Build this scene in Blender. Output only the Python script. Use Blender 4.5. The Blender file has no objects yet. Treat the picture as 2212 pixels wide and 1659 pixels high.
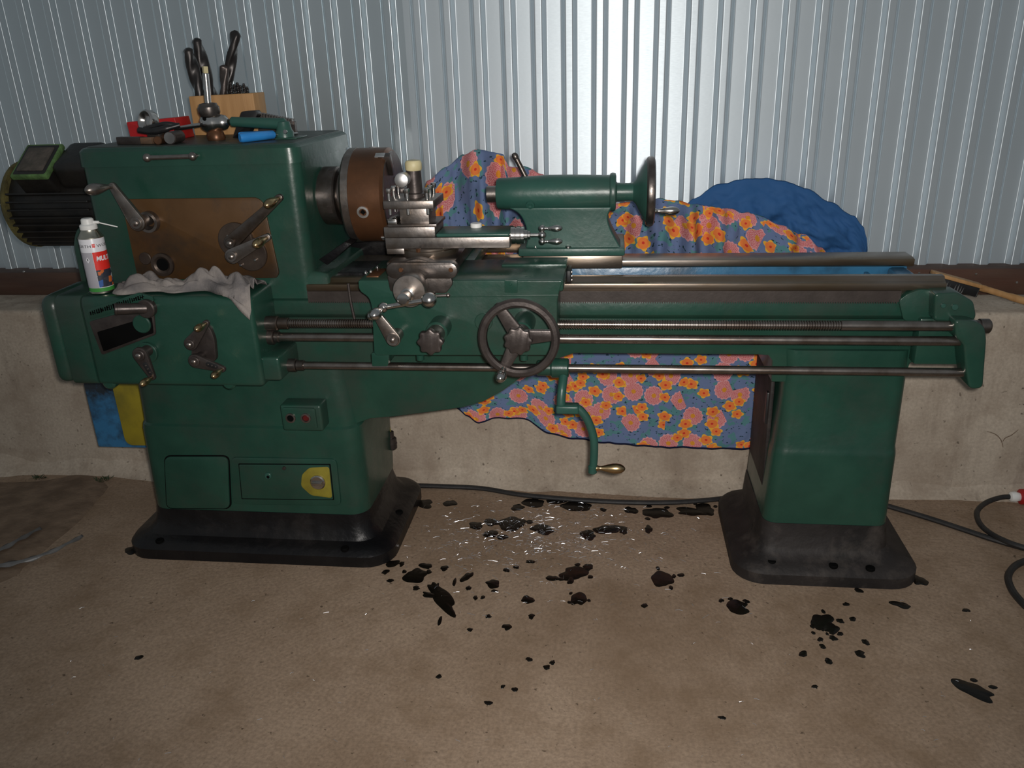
import bpy, bmesh, math, random
from mathutils import Vector, Matrix, noise as mnoise

# ------------------------------------------------------------------ camera, world, flash, exposure
SC = bpy.context.scene
COL = SC.collection
FPX, IW, IH = 1760.0, 2212.0, 1659.0
CAM = Vector((0.0, -2.089, 1.45))
YAW, PIT, ROL = math.radians(7.4), math.radians(21.4), math.radians(-1.97)
_F = Vector((-math.sin(YAW)*math.cos(PIT), math.cos(YAW)*math.cos(PIT), -math.sin(PIT)))
_r = Vector((math.cos(YAW), math.sin(YAW), 0)); _u = _r.cross(_F)
_R = math.cos(ROL)*_r + math.sin(ROL)*_u
_U = -math.sin(ROL)*_r + math.cos(ROL)*_u
cd = bpy.data.cameras.new('camera'); cam = bpy.data.objects.new('camera', cd); COL.objects.link(cam)
cd.sensor_width = 36.0; cd.lens = FPX/IW*36.0; cd.clip_start = 0.02; cd.clip_end = 100
cam.matrix_world = Matrix(((_R.x, _U.x, -_F.x, CAM.x), (_R.y, _U.y, -_F.y, CAM.y), (_R.z, _U.z, -_F.z, CAM.z), (0, 0, 0, 1)))
SC.camera = cam

world = bpy.data.worlds.new('world'); SC.world = world; world.use_nodes = True
bg = world.node_tree.nodes['Background']
bg.inputs[0].default_value = (0.86, 0.95, 1.0, 1); bg.inputs[1].default_value = 0.165

fl = bpy.data.lights.new('camera_flash', 'SPOT'); flo = bpy.data.objects.new('camera_flash', fl); COL.objects.link(flo)
fl.energy = 168; fl.color = (1.0, 0.95, 0.9); fl.spot_size = math.radians(112); fl.spot_blend = 1.0; fl.shadow_soft_size = 0.025
flo.location = CAM + _R*0.04 + _U*0.03 - _F*0.01
flo.rotation_euler = (_F + _U*0.10 + _R*0.05).to_track_quat('-Z', 'Y').to_euler()

vs = SC.view_settings
vs.view_transform = 'Standard'; vs.look = 'None'; vs.gamma = 1.0; vs.use_curve_mapping = False; vs.exposure = 0.0

random.seed(7)
PI = math.pi

# ------------------------------------------------------------------ measuring helpers
def _ray(px, py): return _F*FPX + _R*(px-IW/2) - _U*(py-IH/2)
def A(px, py, Y):                    # the point of the plane y = Y seen at a photo pixel
    d = _ray(px, py); return CAM + d*((Y-CAM.y)/d.y)
def G(px, py, Z):                    # the point of the level z = Z
    d = _ray(px, py); return CAM + d*((Z-CAM.z)/d.z)

# ------------------------------------------------------------------ materials
MATS = {}
def mat(name, c1, c2=None, scale=12.0, rough=0.5, metal=0.0, bump=0.0, bscale=None, dirt=None, dscale=4.0, damt=0.5, rvar=0.0, stretch=(1,1,1), spec=0.5, dth=(0.48, 0.72)):
    m = bpy.data.materials.new(name); m.use_nodes = True
    nt = m.node_tree; N = nt.nodes; L = nt.links; b = N['Principled BSDF']
    tc = N.new('ShaderNodeTexCoord'); mp = N.new('ShaderNodeMapping'); mp.inputs['Scale'].default_value = stretch
    L.new(tc.outputs['Object'], mp.inputs['Vector'])
    b.inputs['Roughness'].default_value = rough; b.inputs['Metallic'].default_value = metal
    b.inputs['Specular IOR Level'].default_value = spec
    c2 = c2 or tuple(v*0.75 for v in c1)
    n1 = N.new('ShaderNodeTexNoise'); n1.inputs['Scale'].default_value = scale; n1.inputs['Detail'].default_value = 6
    L.new(mp.outputs[0], n1.inputs['Vector'])
    rp = N.new('ShaderNodeValToRGB'); rp.color_ramp.elements[0].position = 0.35; rp.color_ramp.elements[1].position = 0.65
    rp.color_ramp.elements[0].color = (*c1, 1); rp.color_ramp.elements[1].color = (*c2, 1)
    L.new(n1.outputs[0], rp.inputs[0]); out = rp.outputs[0]
    if dirt:
        n2 = N.new('ShaderNodeTexNoise'); n2.inputs['Scale'].default_value = dscale; n2.inputs['Detail'].default_value = 8; n2.inputs['Roughness'].default_value = 0.65
        L.new(mp.outputs[0], n2.inputs['Vector'])
        r2 = N.new('ShaderNodeValToRGB'); r2.color_ramp.elements[0].position = dth[0]; r2.color_ramp.elements[1].position = dth[1]
        r2.color_ramp.elements[0].color = (0,0,0,1); r2.color_ramp.elements[1].color = (damt,)*3+(1,)
        L.new(n2.outputs[0], r2.inputs[0])
        mx = N.new('ShaderNodeMixRGB'); mx.inputs[2].default_value = (*dirt, 1)
        L.new(r2.outputs[0], mx.inputs[0]); L.new(out, mx.inputs[1]); out = mx.outputs[0]
    L.new(out, b.inputs['Base Color'])
    if rvar:
        mr = N.new('ShaderNodeMapRange'); mr.inputs[3].default_value = max(0.02, rough-rvar); mr.inputs[4].default_value = min(1, rough+rvar)
        n3 = N.new('ShaderNodeTexNoise'); n3.inputs['Scale'].default_value = scale*2.3; n3.inputs['Detail'].default_value = 5
        L.new(mp.outputs[0], n3.inputs['Vector']); L.new(n3.outputs[0], mr.inputs[0]); L.new(mr.outputs[0], b.inputs['Roughness'])
    if bump:
        bp = N.new('ShaderNodeBump'); bp.inputs['Strength'].default_value = 1.0; bp.inputs['Distance'].default_value = bump
        nb = N.new('ShaderNodeTexNoise'); nb.inputs['Scale'].default_value = bscale or scale*4; nb.inputs['Detail'].default_value = 4
        L.new(mp.outputs[0], nb.inputs['Vector']); L.new(nb.outputs[0], bp.inputs['Height']); L.new(bp.outputs[0], b.inputs['Normal'])
    MATS[name] = m
    return m

M_green = mat('green_paint', (0.013, 0.050, 0.035), (0.017, 0.062, 0.043), 9, 0.30, 0, 0.0006, 55, dirt=(0.038, 0.046, 0.038), dscale=4, damt=0.7, rvar=0.10)
M_greenl = mat('green_paint_light', (0.020, 0.074, 0.057), (0.026, 0.086, 0.067), 9, 0.36, 0, 0.0006, 55, dirt=(0.05, 0.06, 0.052), dscale=6, damt=0.4, rvar=0.08)
M_lid = mat('grimy_green_lid', (0.018, 0.04, 0.028), (0.03, 0.03, 0.027), 7, 0.45, 0, 0.0004, 40, rvar=0.12)
M_black = mat('black_oily_paint', (0.005, 0.005, 0.006), (0.011, 0.010, 0.010), 8, 0.34, 0, 0.003, 30, dirt=(0.05, 0.043, 0.04), dscale=7, damt=0.35, rvar=0.14, spec=0.3, dth=(0.55, 0.72))
M_dusty = mat('black_dusty_paint', (0.010, 0.009, 0.009), (0.025, 0.021, 0.020), 7, 0.6, 0, 0.003, 30, dirt=(0.09, 0.075, 0.065), dscale=8, damt=0.5, rvar=0.14, spec=0.3, dth=(0.52, 0.70))
M_satin = mat('satin_bright_steel', (0.70, 0.69, 0.68), (0.55, 0.54, 0.53), 40, 0.48, 1.0, 0.0002, 160)
M_dial = mat('brown_oily_dial', (0.10, 0.075, 0.06), (0.065, 0.048, 0.04), 24, 0.40, 0.7, 0.0003, 120, rvar=0.1)
M_steel = mat('worn_steel', (0.31, 0.28, 0.26), (0.23, 0.205, 0.19), 30, 0.36, 0.95, 0.0002, 160, dirt=(0.20, 0.145, 0.10), dscale=14, damt=0.6, rvar=0.10)
M_dsteel = mat('dark_oily_steel', (0.17, 0.15, 0.14), (0.11, 0.095, 0.085), 24, 0.34, 0.9, 0.0003, 120, dirt=(0.12, 0.075, 0.045), dscale=10, damt=0.7, rvar=0.10)
M_bsteel = mat('polished_steel', (0.62, 0.60, 0.58), (0.50, 0.48, 0.46), 30, 0.22, 1.0, 0.0001, 160, rvar=0.06)
M_way = mat('oiled_way_steel', (0.30, 0.26, 0.23), (0.22, 0.17, 0.12), 10, 0.30, 0.9, 0.0002, 90, dirt=(0.19, 0.11, 0.04), dscale=6, damt=0.7, rvar=0.1, stretch=(0.25, 1, 1))
M_rod = mat('oily_rod_steel', (0.30, 0.27, 0.25), (0.21, 0.18, 0.16), 20, 0.28, 0.95, 0, dirt=(0.13, 0.08, 0.05), dscale=9, damt=0.6, rvar=0.08)
M_rust = mat('rusty_brown_steel', (0.17, 0.075, 0.035), (0.125, 0.055, 0.026), 9, 0.36, 0.6, 0.0002, 90, dirt=(0.06, 0.035, 0.022), dscale=5, damt=0.7, rvar=0.10)
M_plate = mat('brown_oil_stained_plate', (0.075, 0.036, 0.012), (0.11, 0.055, 0.02), 6, 0.40, 0.25, 0.0002, 60, dirt=(0.026, 0.022, 0.018), dscale=5, damt=0.8, rvar=0.1, dth=(0.42, 0.64))
M_rack = mat('brown_dusty_rack', (0.042, 0.033, 0.029), (0.058, 0.046, 0.041), 20, 0.5, 0.4, 0.0004, 90)
M_brass = mat('worn_brass_knob', (0.52, 0.38, 0.20), (0.36, 0.26, 0.15), 30, 0.3, 1.0, 0, rvar=0.08)
M_iron = mat('dark_iron', (0.055, 0.045, 0.042), (0.085, 0.07, 0.064), 26, 0.38, 0.6, 0.0004, 110, rvar=0.1)
M_motor = mat('black_motor_paint', (0.006, 0.006, 0.006), (0.014, 0.012, 0.010), 14, 0.45, 0, 0.001, 60, rvar=0.1)
M_moss = mat('mossy_green_edge', (0.10, 0.20, 0.06), (0.05, 0.10, 0.03), 40, 0.8, 0, 0.003, 90)
M_grime = mat('brown_grey_grime', (0.095, 0.078, 0.065), (0.05, 0.045, 0.036), 30, 0.85, 0, 0.003, 90)
M_yellowmoss = mat('yellow_green_lichen', (0.13, 0.11, 0.03), (0.06, 0.05, 0.015), 24, 0.85, 0, 0.003, 90)
M_blue = mat('old_blue_paint', (0.035, 0.16, 0.33), (0.045, 0.19, 0.38), 8, 0.35, 0, 0.0004, 60, dirt=(0.022, 0.024, 0.026), dscale=5, damt=0.95, rvar=0.1, dth=(0.44, 0.58))
M_chute = mat('blue_painted_chute', (0.035, 0.16, 0.30), (0.025, 0.10, 0.19), 7, 0.30, 0, 0.001, 40, dirt=(0.015, 0.02, 0.022), dscale=7, damt=0.7)
M_yellow = mat('olive_yellow_paint', (0.30, 0.24, 0.02), (0.24, 0.19, 0.02), 9, 0.4, 0, dirt=(0.08, 0.08, 0.02), dscale=8, damt=0.5)
M_yellowl = mat('yellow_switch_plate', (0.26, 0.22, 0.025), (0.19, 0.155, 0.02), 20, 0.4, 0, dirt=(0.12, 0.11, 0.03), dscale=12, damt=0.6)
M_red = mat('red_plastic', (0.45, 0.012, 0.015), (0.36, 0.01, 0.012), 20, 0.4)
M_darkred = mat('dark_red_button', (0.10, 0.008, 0.008), (0.07, 0.006, 0.006), 20, 0.4)
M_white = mat('white_plastic', (0.80, 0.80, 0.78), (0.72, 0.72, 0.70), 20, 0.4)
M_cream = mat('cream_plastic', (0.62, 0.55, 0.32), (0.50, 0.43, 0.24), 20, 0.5)
M_blackp = mat('black_plastic', (0.010, 0.010, 0.011), (0.016, 0.016, 0.017), 30, 0.4)
M_rubber = mat('black_rubber', (0.013, 0.013, 0.014), (0.022, 0.021, 0.021), 30, 0.5, 0, 0.0005, 80)
M_wood = mat('pale_drilled_wood', (0.48, 0.27, 0.11), (0.36, 0.19, 0.07), 14, 0.6, 0, 0.0006, 60, stretch=(3, 3, 0.35))
M_woodd = mat('dirty_wood', (0.18, 0.10, 0.055), (0.09, 0.055, 0.035), 14, 0.6, 0, 0.0006, 60, stretch=(0.35, 3, 3))
M_sill = mat('stained_sill_timber', (0.085, 0.035, 0.02), (0.05, 0.024, 0.016), 8, 0.6, 0, 0.001, 40, dirt=(0.10, 0.07, 0.05), dscale=5, damt=0.5, stretch=(0.3, 2, 2))
M_drill = mat('blackened_drill_steel', (0.035, 0.032, 0.032), (0.055, 0.05, 0.048), 20, 0.38, 0.7, 0.0003, 90, rvar=0.1)
M_bluep = mat('blue_plastic', (0.03, 0.24, 0.62), (0.025, 0.20, 0.54), 20, 0.35)
M_hole = mat('dark_opening', (0.003, 0.003, 0.003), (0.004, 0.004, 0.004), 20, 0.8, spec=0.05)
M_grey = mat('grey_print', (0.42, 0.41, 0.45), (0.38, 0.37, 0.41), 8, 0.35)
M_canred = mat('red_print', (0.75, 0.03, 0.02), (0.70, 0.025, 0.018), 8, 0.35)
M_cangreen = mat('green_print', (0.05, 0.30, 0.05), (0.05, 0.26, 0.05), 8, 0.35)
M_canwhite = mat('white_print', (0.78, 0.78, 0.82), (0.74, 0.74, 0.78), 8, 0.30)
M_ink = mat('dark_print', (0.03, 0.03, 0.035), (0.04, 0.04, 0.04), 8, 0.4)
M_tin = mat('tin_cone', (0.60, 0.57, 0.48), (0.5, 0.48, 0.4), 30, 0.3, 1.0)
M_rag = mat('grimy_rag', (0.27, 0.24, 0.22), (0.16, 0.145, 0.14), 16, 0.95, 0, 0.0015, 160, dirt=(0.09, 0.085, 0.09), dscale=14, damt=0.75)
M_jacket = mat('blue_nylon', (0.024, 0.095, 0.25), (0.03, 0.108, 0.28), 10, 0.75, 0, 0.0008, 45, spec=0.25)
M_oil = mat('spilt_black_oil', (0.005, 0.004, 0.003), (0.009, 0.007, 0.005), 20, 0.25, 0, 0.001, 60, spec=0.3)
M_chip = mat('bright_swarf', (0.85, 0.87, 0.92), (0.7, 0.72, 0.78), 60, 0.28, 1.0)
M_film = mat('grey_plastic_film', (0.13, 0.13, 0.13), (0.08, 0.08, 0.08), 20, 0.4, 0, 0.002, 30)
M_weed = mat('dull_green_leaf', (0.022, 0.035, 0.012), (0.035, 0.05, 0.018), 30, 0.7)
M_dirt = mat('dark_soil', (0.12, 0.08, 0.052), (0.20, 0.14, 0.095), 12, 0.95, 0, 0.006, 30)

def can_photo_mat():
    m = mat('printed_pictures', (0.5, 0.1, 0.03), (0.02, 0.05, 0.16), 60, 0.35)
    nt = m.node_tree; N = nt.nodes; L = nt.links
    v = N.new('ShaderNodeTexVoronoi'); v.inputs['Scale'].default_value = 75; tc = N.new('ShaderNodeTexCoord'); L.new(tc.outputs['Object'], v.inputs['Vector'])
    r = N.new('ShaderNodeValToRGB'); r.color_ramp.interpolation = 'CONSTANT'
    els = r.color_ramp.elements; els[0].color = (0.03, 0.035, 0.05, 1); els[1].position = 0.4; els[1].color = (0.55, 0.13, 0.03, 1)
    for p, c in ((0.55, (0.6, 0.6, 0.62, 1)), (0.7, (0.03, 0.10, 0.32, 1)), (0.85, (0.05, 0.05, 0.06, 1))):
        e = els.new(p); e.color = c
    sp = N.new('ShaderNodeSeparateColor'); L.new(v.outputs['Color'], sp.inputs[0]); L.new(sp.outputs[0], r.inputs[0])
    L.new(r.outputs[0], N['Principled BSDF'].inputs['Base Color']); return m
M_canpic = can_photo_mat()

def sheet_mat(name, lo, hi, r0, r1, met):
    m = bpy.data.materials.new(name); m.use_nodes = True
    nt = m.node_tree; N = nt.nodes; L = nt.links; b = N['Principled BSDF']
    b.inputs['Metallic'].default_value = met; b.inputs['Anisotropic'].default_value = 0.85     # cross-rolled sheet: the sheen spreads up and down
    tv = N.new('ShaderNodeCombineXYZ'); tv.inputs[2].default_value = 1.0; L.new(tv.outputs[0], b.inputs['Tangent'])
    tc = N.new('ShaderNodeTexCoord')
    n1 = N.new('ShaderNodeTexNoise'); n1.inputs['Scale'].default_value = 5; n1.inputs['Detail'].default_value = 5; L.new(tc.outputs['Object'], n1.inputs['Vector'])
    rp = N.new('ShaderNodeValToRGB'); rp.color_ramp.elements[0].color = (*lo, 1); rp.color_ramp.elements[1].color = (*hi, 1)
    L.new(n1.outputs[0], rp.inputs[0]); L.new(rp.outputs[0], b.inputs['Base Color'])
    mp = N.new('ShaderNodeMapping'); mp.inputs['Scale'].default_value = (60, 60, 400); L.new(tc.outputs['Object'], mp.inputs['Vector'])
    n2 = N.new('ShaderNodeTexNoise'); n2.inputs['Scale'].default_value = 1; n2.inputs['Detail'].default_value = 3; L.new(mp.outputs[0], n2.inputs['Vector'])
    mr = N.new('ShaderNodeMapRange'); mr.inputs[3].default_value = r0; mr.inputs[4].default_value = r1; L.new(n2.outputs[0], mr.inputs[0]); L.new(mr.outputs[0], b.inputs['Roughness'])
    bp = N.new('ShaderNodeBump'); bp.inputs['Distance'].default_value = 0.00012; L.new(n2.outputs[0], bp.inputs['Height']); L.new(bp.outputs[0], b.inputs['Normal'])
    return m
M_sheet = sheet_mat('galvanised_sheet', (0.72, 0.80, 0.85), (0.80, 0.88, 0.93), 0.50, 0.58, 0.74)
M_sheet2 = sheet_mat('newer_galvanised_sheet', (0.60, 0.68, 0.72), (0.68, 0.76, 0.80), 0.34, 0.42, 0.72)

def concrete_mat(name, a, b_, stain, streak=False, grain=(0.74, 1.14)):
    m = bpy.data.materials.new(name); m.use_nodes = True
    nt = m.node_tree; N = nt.nodes; L = nt.links; b = N['Principled BSDF']; b.inputs['Roughness'].default_value = 0.85
    b.inputs['Specular IOR Level'].default_value = 0.3
    tc = N.new('ShaderNodeTexCoord')
    def noise(scale, det=8, vec=None, rg=0.6):
        n = N.new('ShaderNodeTexNoise'); n.inputs['Scale'].default_value = scale; n.inputs['Detail'].default_value = det; n.inputs['Roughness'].default_value = rg
        L.new(vec or tc.outputs['Object'], n.inputs['Vector']); return n.outputs[0]
    def ramp(src, p0, c0, p1, c1):
        r = N.new('ShaderNodeValToRGB'); e = r.color_ramp.elements; e[0].position = p0; e[0].color = (*c0, 1); e[1].position = p1; e[1].color = (*c1, 1)
        L.new(src, r.inputs[0]); return r.outputs[0]
    def mix(fac, c1, c2, mode='MIX'):
        x = N.new('ShaderNodeMixRGB'); x.blend_type = mode
        if isinstance(fac, float): x.inputs[0].default_value = fac
        else: L.new(fac, x.inputs[0])
        for i, c in ((1, c1), (2, c2)):
            if isinstance(c, tuple): x.inputs[i].default_value = (*c, 1)
            else: L.new(c, x.inputs[i])
        return x.outputs[0]
    base = ramp(noise(2.2), 0.32, a, 0.68, b_)
    fine = ramp(noise(105, 6), 0.32, (grain[0],)*3, 0.68, (grain[1],)*3)
    c = mix(1.0, base, fine, 'MULTIPLY')
    c = mix(ramp(noise(5.5, 10, None, 0.7), 0.48, (0, 0, 0), 0.72, (0.75, 0.75, 0.75)), c, stain)
    c = mix(ramp(noise(1.1, 6, None, 0.6), 0.5, (0, 0, 0), 0.75, (0.7, 0.7, 0.7)), c, stain)
    pits = ramp(noise(48, 3), 0.66, (0, 0, 0), 0.72, (0.75, 0.75, 0.75))
    c = mix(pits, c, tuple(v*0.3 for v in stain))
    if streak:
        mp = N.new('ShaderNodeMapping'); mp.inputs['Scale'].default_value = (7, 7, 0.9); L.new(tc.outputs['Object'], mp.inputs['Vector'])
        c = mix(ramp(noise(1.0, 8, mp.outputs[0], 0.65), 0.55, (0, 0, 0), 0.8, (0.7, 0.7, 0.7)), c, (0.10, 0.065, 0.045))
    L.new(c, b.inputs['Base Color'])
    bp = N.new('ShaderNodeBump'); bp.inputs['Distance'].default_value = 0.0022
    L.new(noise(26, 8), bp.inputs['Height']); L.new(bp.outputs[0], b.inputs['Normal'])
    return m
M_floor = concrete_mat('brown_concrete_floor', (0.36, 0.265, 0.19), (0.275, 0.195, 0.135), (0.19, 0.125, 0.075))
M_wall = concrete_mat('stained_concrete_wall', (0.50, 0.43, 0.35), (0.39, 0.325, 0.26), (0.26, 0.20, 0.15), True, (0.84, 1.08))

def floral_mat():
    m = bpy.data.materials.new('floral_print'); m.use_nodes = True
    nt = m.node_tree; N = nt.nodes; L = nt.links; b = N['Principled BSDF']; b.inputs['Roughness'].default_value = 0.9; b.inputs['Specular IOR Level'].default_value = 0.15
    uv = N.new('ShaderNodeUVMap'); uv.uv_map = 'UVMap'
    def math_(op, a, c=None):
        n = N.new('ShaderNodeMath'); n.operation = op
        for i, v in enumerate((a, c)):
            if v is None: continue
            if isinstance(v, (int, float)): n.inputs[i].default_value = v
            else: L.new(v, n.inputs[i])
        return n.outputs[0]
    def mix(f, c1, c2):
        x = N.new('ShaderNodeMixRGB'); L.new(f, x.inputs[0])
        for i, c in ((1, c1), (2, c2)):
            if isinstance(c, tuple): x.inputs[i].default_value = (*c, 1)
            else: L.new(c, x.inputs[i])
        return x.outputs[0]
    def flower(scale, off, r0, amp, petals, rnd=0.8, sx=1.0, thin=0.15):
        mp = N.new('ShaderNodeMapping'); mp.inputs['Location'].default_value = off; mp.inputs['Scale'].default_value = (sx, 1, 1); L.new(uv.outputs[0], mp.inputs['Vector'])
        v = N.new('ShaderNodeTexVoronoi'); v.voronoi_dimensions = '2D'; v.inputs['Scale'].default_value = scale; v.inputs['Randomness'].default_value = rnd
        L.new(mp.outputs[0], v.inputs['Vector'])
        d = v.outputs['Distance']
        sc = N.new('ShaderNodeVectorMath'); sc.operation = 'SCALE'; sc.inputs['Scale'].default_value = 1.0; L.new(mp.outputs[0], sc.inputs[0])
        sb = N.new('ShaderNodeVectorMath'); sb.operation = 'SUBTRACT'; L.new(sc.outputs[0], sb.inputs[0]); L.new(v.outputs['Position'], sb.inputs[1])
        sp = N.new('ShaderNodeSeparateXYZ'); L.new(sb.outputs[0], sp.inputs[0])
        ang = math_('ARCTAN2', sp.outputs[1], sp.outputs[0])
        col = N.new('ShaderNodeSeparateColor'); L.new(v.outputs['Color'], col.inputs[0])
        pet = math_('MULTIPLY', math_('COSINE', math_('ADD', math_('MULTIPLY', ang, petals), math_('MULTIPLY', col.outputs[1], 6.0))), amp)
        rad = math_('MULTIPLY', math_('ADD', pet, 1.0), r0)
        keep = math_('GREATER_THAN', col.outputs[0], thin)
        return math_('MULTIPLY', math_('LESS_THAN', d, rad), keep), d, ang
    nz = N.new('ShaderNodeTexNoise'); nz.inputs['Scale'].default_value = 26; nz.inputs['Detail'].default_value = 3; L.new(uv.outputs[0], nz.inputs['Vector'])
    leaf = math_('GREATER_THAN', nz.outputs[0], 0.56)
    c = mix(leaf, (0.13, 0.18, 0.32), (0.09, 0.22, 0.24))
    nz3 = N.new('ShaderNodeTexNoise'); nz3.inputs['Scale'].default_value = 75; nz3.inputs['Detail'].default_value = 2; L.new(uv.outputs[0], nz3.inputs['Vector'])
    c = mix(math_('GREATER_THAN', nz3.outputs[0], 0.645), c, (0.02, 0.05, 0.07))
    # large pink chrysanthemums with pale curling lines
    m1, d1, a1 = flower(10.5, (0.31, 0.17, 0), 0.43, 0.05, 14, 0.85, 1.25, 0.36)
    w = N.new('ShaderNodeTexVoronoi'); w.feature = 'DISTANCE_TO_EDGE'; w.voronoi_dimensions = '2D'; w.inputs['Scale'].default_value = 190; L.new(uv.outputs[0], w.inputs['Vector'])
    pink = mix(math_('LESS_THAN', w.outputs['Distance'], 0.10), (0.52, 0.135, 0.15), (0.68, 0.36, 0.34))
    pink = mix(math_('GREATER_THAN', d1, 0.385), pink, (0.66, 0.31, 0.33))
    c = mix(m1, c, pink)
    m1c = math_('MULTIPLY', math_('LESS_THAN', d1, 0.10), m1)
    c = mix(m1c, c, (0.60, 0.26, 0.03))
    # clusters of orange flowers with yellow margins
    for off, s in (((0.07, 0.55, 0), 13.0), ((0.63, 0.21, 0), 15.0)):
        m2, d2, a2 = flower(s, off, 0.29, 0.16, 5, 0.95, 1.0, 0.52)
        orange = mix(math_('GREATER_THAN', d2, 0.235), (0.74, 0.20, 0.05), (0.76, 0.40, 0.045))
        orange = mix(math_('LESS_THAN', d2, 0.06), orange, (0.55, 0.045, 0.03))
        c = mix(m2, c, orange)
    spv = N.new('ShaderNodeSeparateXYZ'); L.new(uv.outputs[0], spv.inputs[0])
    c = mix(math_('GREATER_THAN', spv.outputs[1], 1.142), c, (0.012, 0.016, 0.05))      # dark piped hem
    L.new(c, b.inputs['Base Color'])
    bp = N.new('ShaderNodeBump'); bp.inputs['Distance'].default_value = 0.0015; nb = N.new('ShaderNodeTexNoise'); nb.inputs['Scale'].default_value = 30
    L.new(uv.outputs[0], nb.inputs['Vector']); L.new(nb.outputs[0], bp.inputs['Height']); L.new(bp.outputs[0], b.inputs['Normal'])
    return m
M_floral = floral_mat()

# ------------------------------------------------------------------ mesh helpers (all in world metres)
OFF = {}
def obj(name, bm, m, parent=None, smooth=True, angle=35, loc=None):
    """link one bmesh as ONE mesh object; its origin is its parent's (or loc)"""
    off = OFF[parent.name] if parent else Vector(loc or (0, 0, 0))
    bmesh.ops.translate(bm, verts=bm.verts, vec=-off)
    me = bpy.data.meshes.new(name); bm.to_mesh(me); bm.free()
    if smooth:
        me.shade_smooth(); me.set_sharp_from_angle(angle=math.radians(angle))
    me.materials.append(m)
    o = bpy.data.objects.new(name, me); COL.objects.link(o)
    if parent: o.parent = parent
    else: o.location = off
    OFF[o.name] = off
    return o
def thing(name, label, cat, loc, group=None):
    o = bpy.data.objects.new(name, None); COL.objects.link(o); o.empty_display_size = 0.05
    o.location = loc; OFF[o.name] = Vector(loc); return tag(o, label, cat, group)
def tag(o, label=None, cat=None, group=None, kind=None):
    for k, v in (('label', label), ('category', cat), ('group', group), ('kind', kind)):
        if v: o[k] = v
    return o
def lab(o, text): o['label'] = text; return o

def fix(bm): bmesh.ops.recalc_face_normals(bm, faces=bm.faces); return bm
def bev(bm, w, seg=2, ang=25):
    if w <= 0: return bm
    ed = [e for e in bm.edges if len(e.link_faces) == 2 and e.calc_face_angle(0) > math.radians(ang)]
    bmesh.ops.bevel(bm, geom=ed, offset=w, segments=seg, profile=0.5, affect='EDGES', clamp_overlap=True)
    return bm
def join(*bms):
    out = bmesh.new()
    for b in bms:
        me = bpy.data.meshes.new('tmp'); b.to_mesh(me); b.free(); out.from_mesh(me); bpy.data.meshes.remove(me)
    return out
def box(x0, x1, y0, y1, z0, z1, b=0.004, seg=2):
    bm = bmesh.new(); bmesh.ops.create_cube(bm, size=1)
    for v in bm.verts:
        v.co = Vector(((x0+x1)/2+v.co.x*(x1-x0), (y0+y1)/2+v.co.y*(y1-y0), (z0+z1)/2+v.co.z*(z1-z0)))
    return bev(bm, b, seg)
def prism(poly, a0, a1, axis='y', b=0.003, seg=2, ang=25):
    bm = bmesh.new(); ring = []
    for a in (a0, a1):
        ring.append([bm.verts.new({'y': (u, a, v), 'x': (a, u, v), 'z': (u, v, a)}[axis]) for u, v in poly])
    n = len(poly)
    bm.faces.new(ring[0]); bm.faces.new(ring[1][::-1])
    for i in range(n): bm.faces.new((ring[0][i], ring[1][i], ring[1][(i+1) % n], ring[0][(i+1) % n]))
    fix(bm); return bev(bm, b, seg, ang)
def frame_of(d):
    d = Vector(d).normalized(); a = Vector((0, 0, 1)) if abs(d.z) < 0.9 else Vector((1, 0, 0))
    x = a.cross(d).normalized(); return d, x, d.cross(x)
def rev(profile, o, d, n=28, start=0.0):
    """surface of revolution: profile of (distance along d, radius)"""
    o = Vector(o); d, x, y = frame_of(d); bm = bmesh.new(); rings = []
    for t, r in profile:
        c = o + d*t
        if r < 1e-6: rings.append([bm.verts.new(c)])
        else: rings.append([bm.verts.new(c + (x*math.cos(start+2*PI*i/n) + y*math.sin(start+2*PI*i/n))*r) for i in range(n)])
    for a, b in zip(rings, rings[1:]):
        if len(a) == 1 and len(b) == 1: continue
        for i in range(n):
            j = (i+1) % n
            if len(a) == 1: bm.faces.new((a[0], b[i], b[j]))
            elif len(b) == 1: bm.faces.new((a[i], b[0], a[j]))
            else: bm.faces.new((a[i], b[i], b[j], a[j]))
    if tuple(profile[0]) == tuple(profile[-1]): bmesh.ops.remove_doubles(bm, verts=bm.verts, dist=1e-6)   # a closed ring has no ends
    else:
        for r in (rings[0], rings[-1]):
            if len(r) > 2: bm.faces.new(r)
    return fix(bm)
def cyl(o, p, r, n=24, c=0.0015, r2=None):
    o = Vector(o); p = Vector(p); L = (p-o).length; c = min(c, L*0.3, r*0.4); r2 = r if r2 is None else r2
    return rev([(0, r-c), (c, r), (L-c, r2), (L, r2-c)], o, p-o, n)
def ball(o, r, n=20):
    return rev([(-r*math.cos(PI*i/12), r*math.sin(PI*i/12) if 0 < i < 12 else 0) for i in range(13)], o, (0, -1, 0), n)
def grip(o, d, L, R, n=18):
    pr = [(0, .34), (.03, .52), (.12, .55), (.16, .42), (.25, .44), (.42, .72), (.6, .97), (.72, 1), (.84, .9), (.93, .62), (.98, .3), (1, 0)]
    return rev([(t*L, r*R) for t, r in pr], o, d, n)
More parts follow.
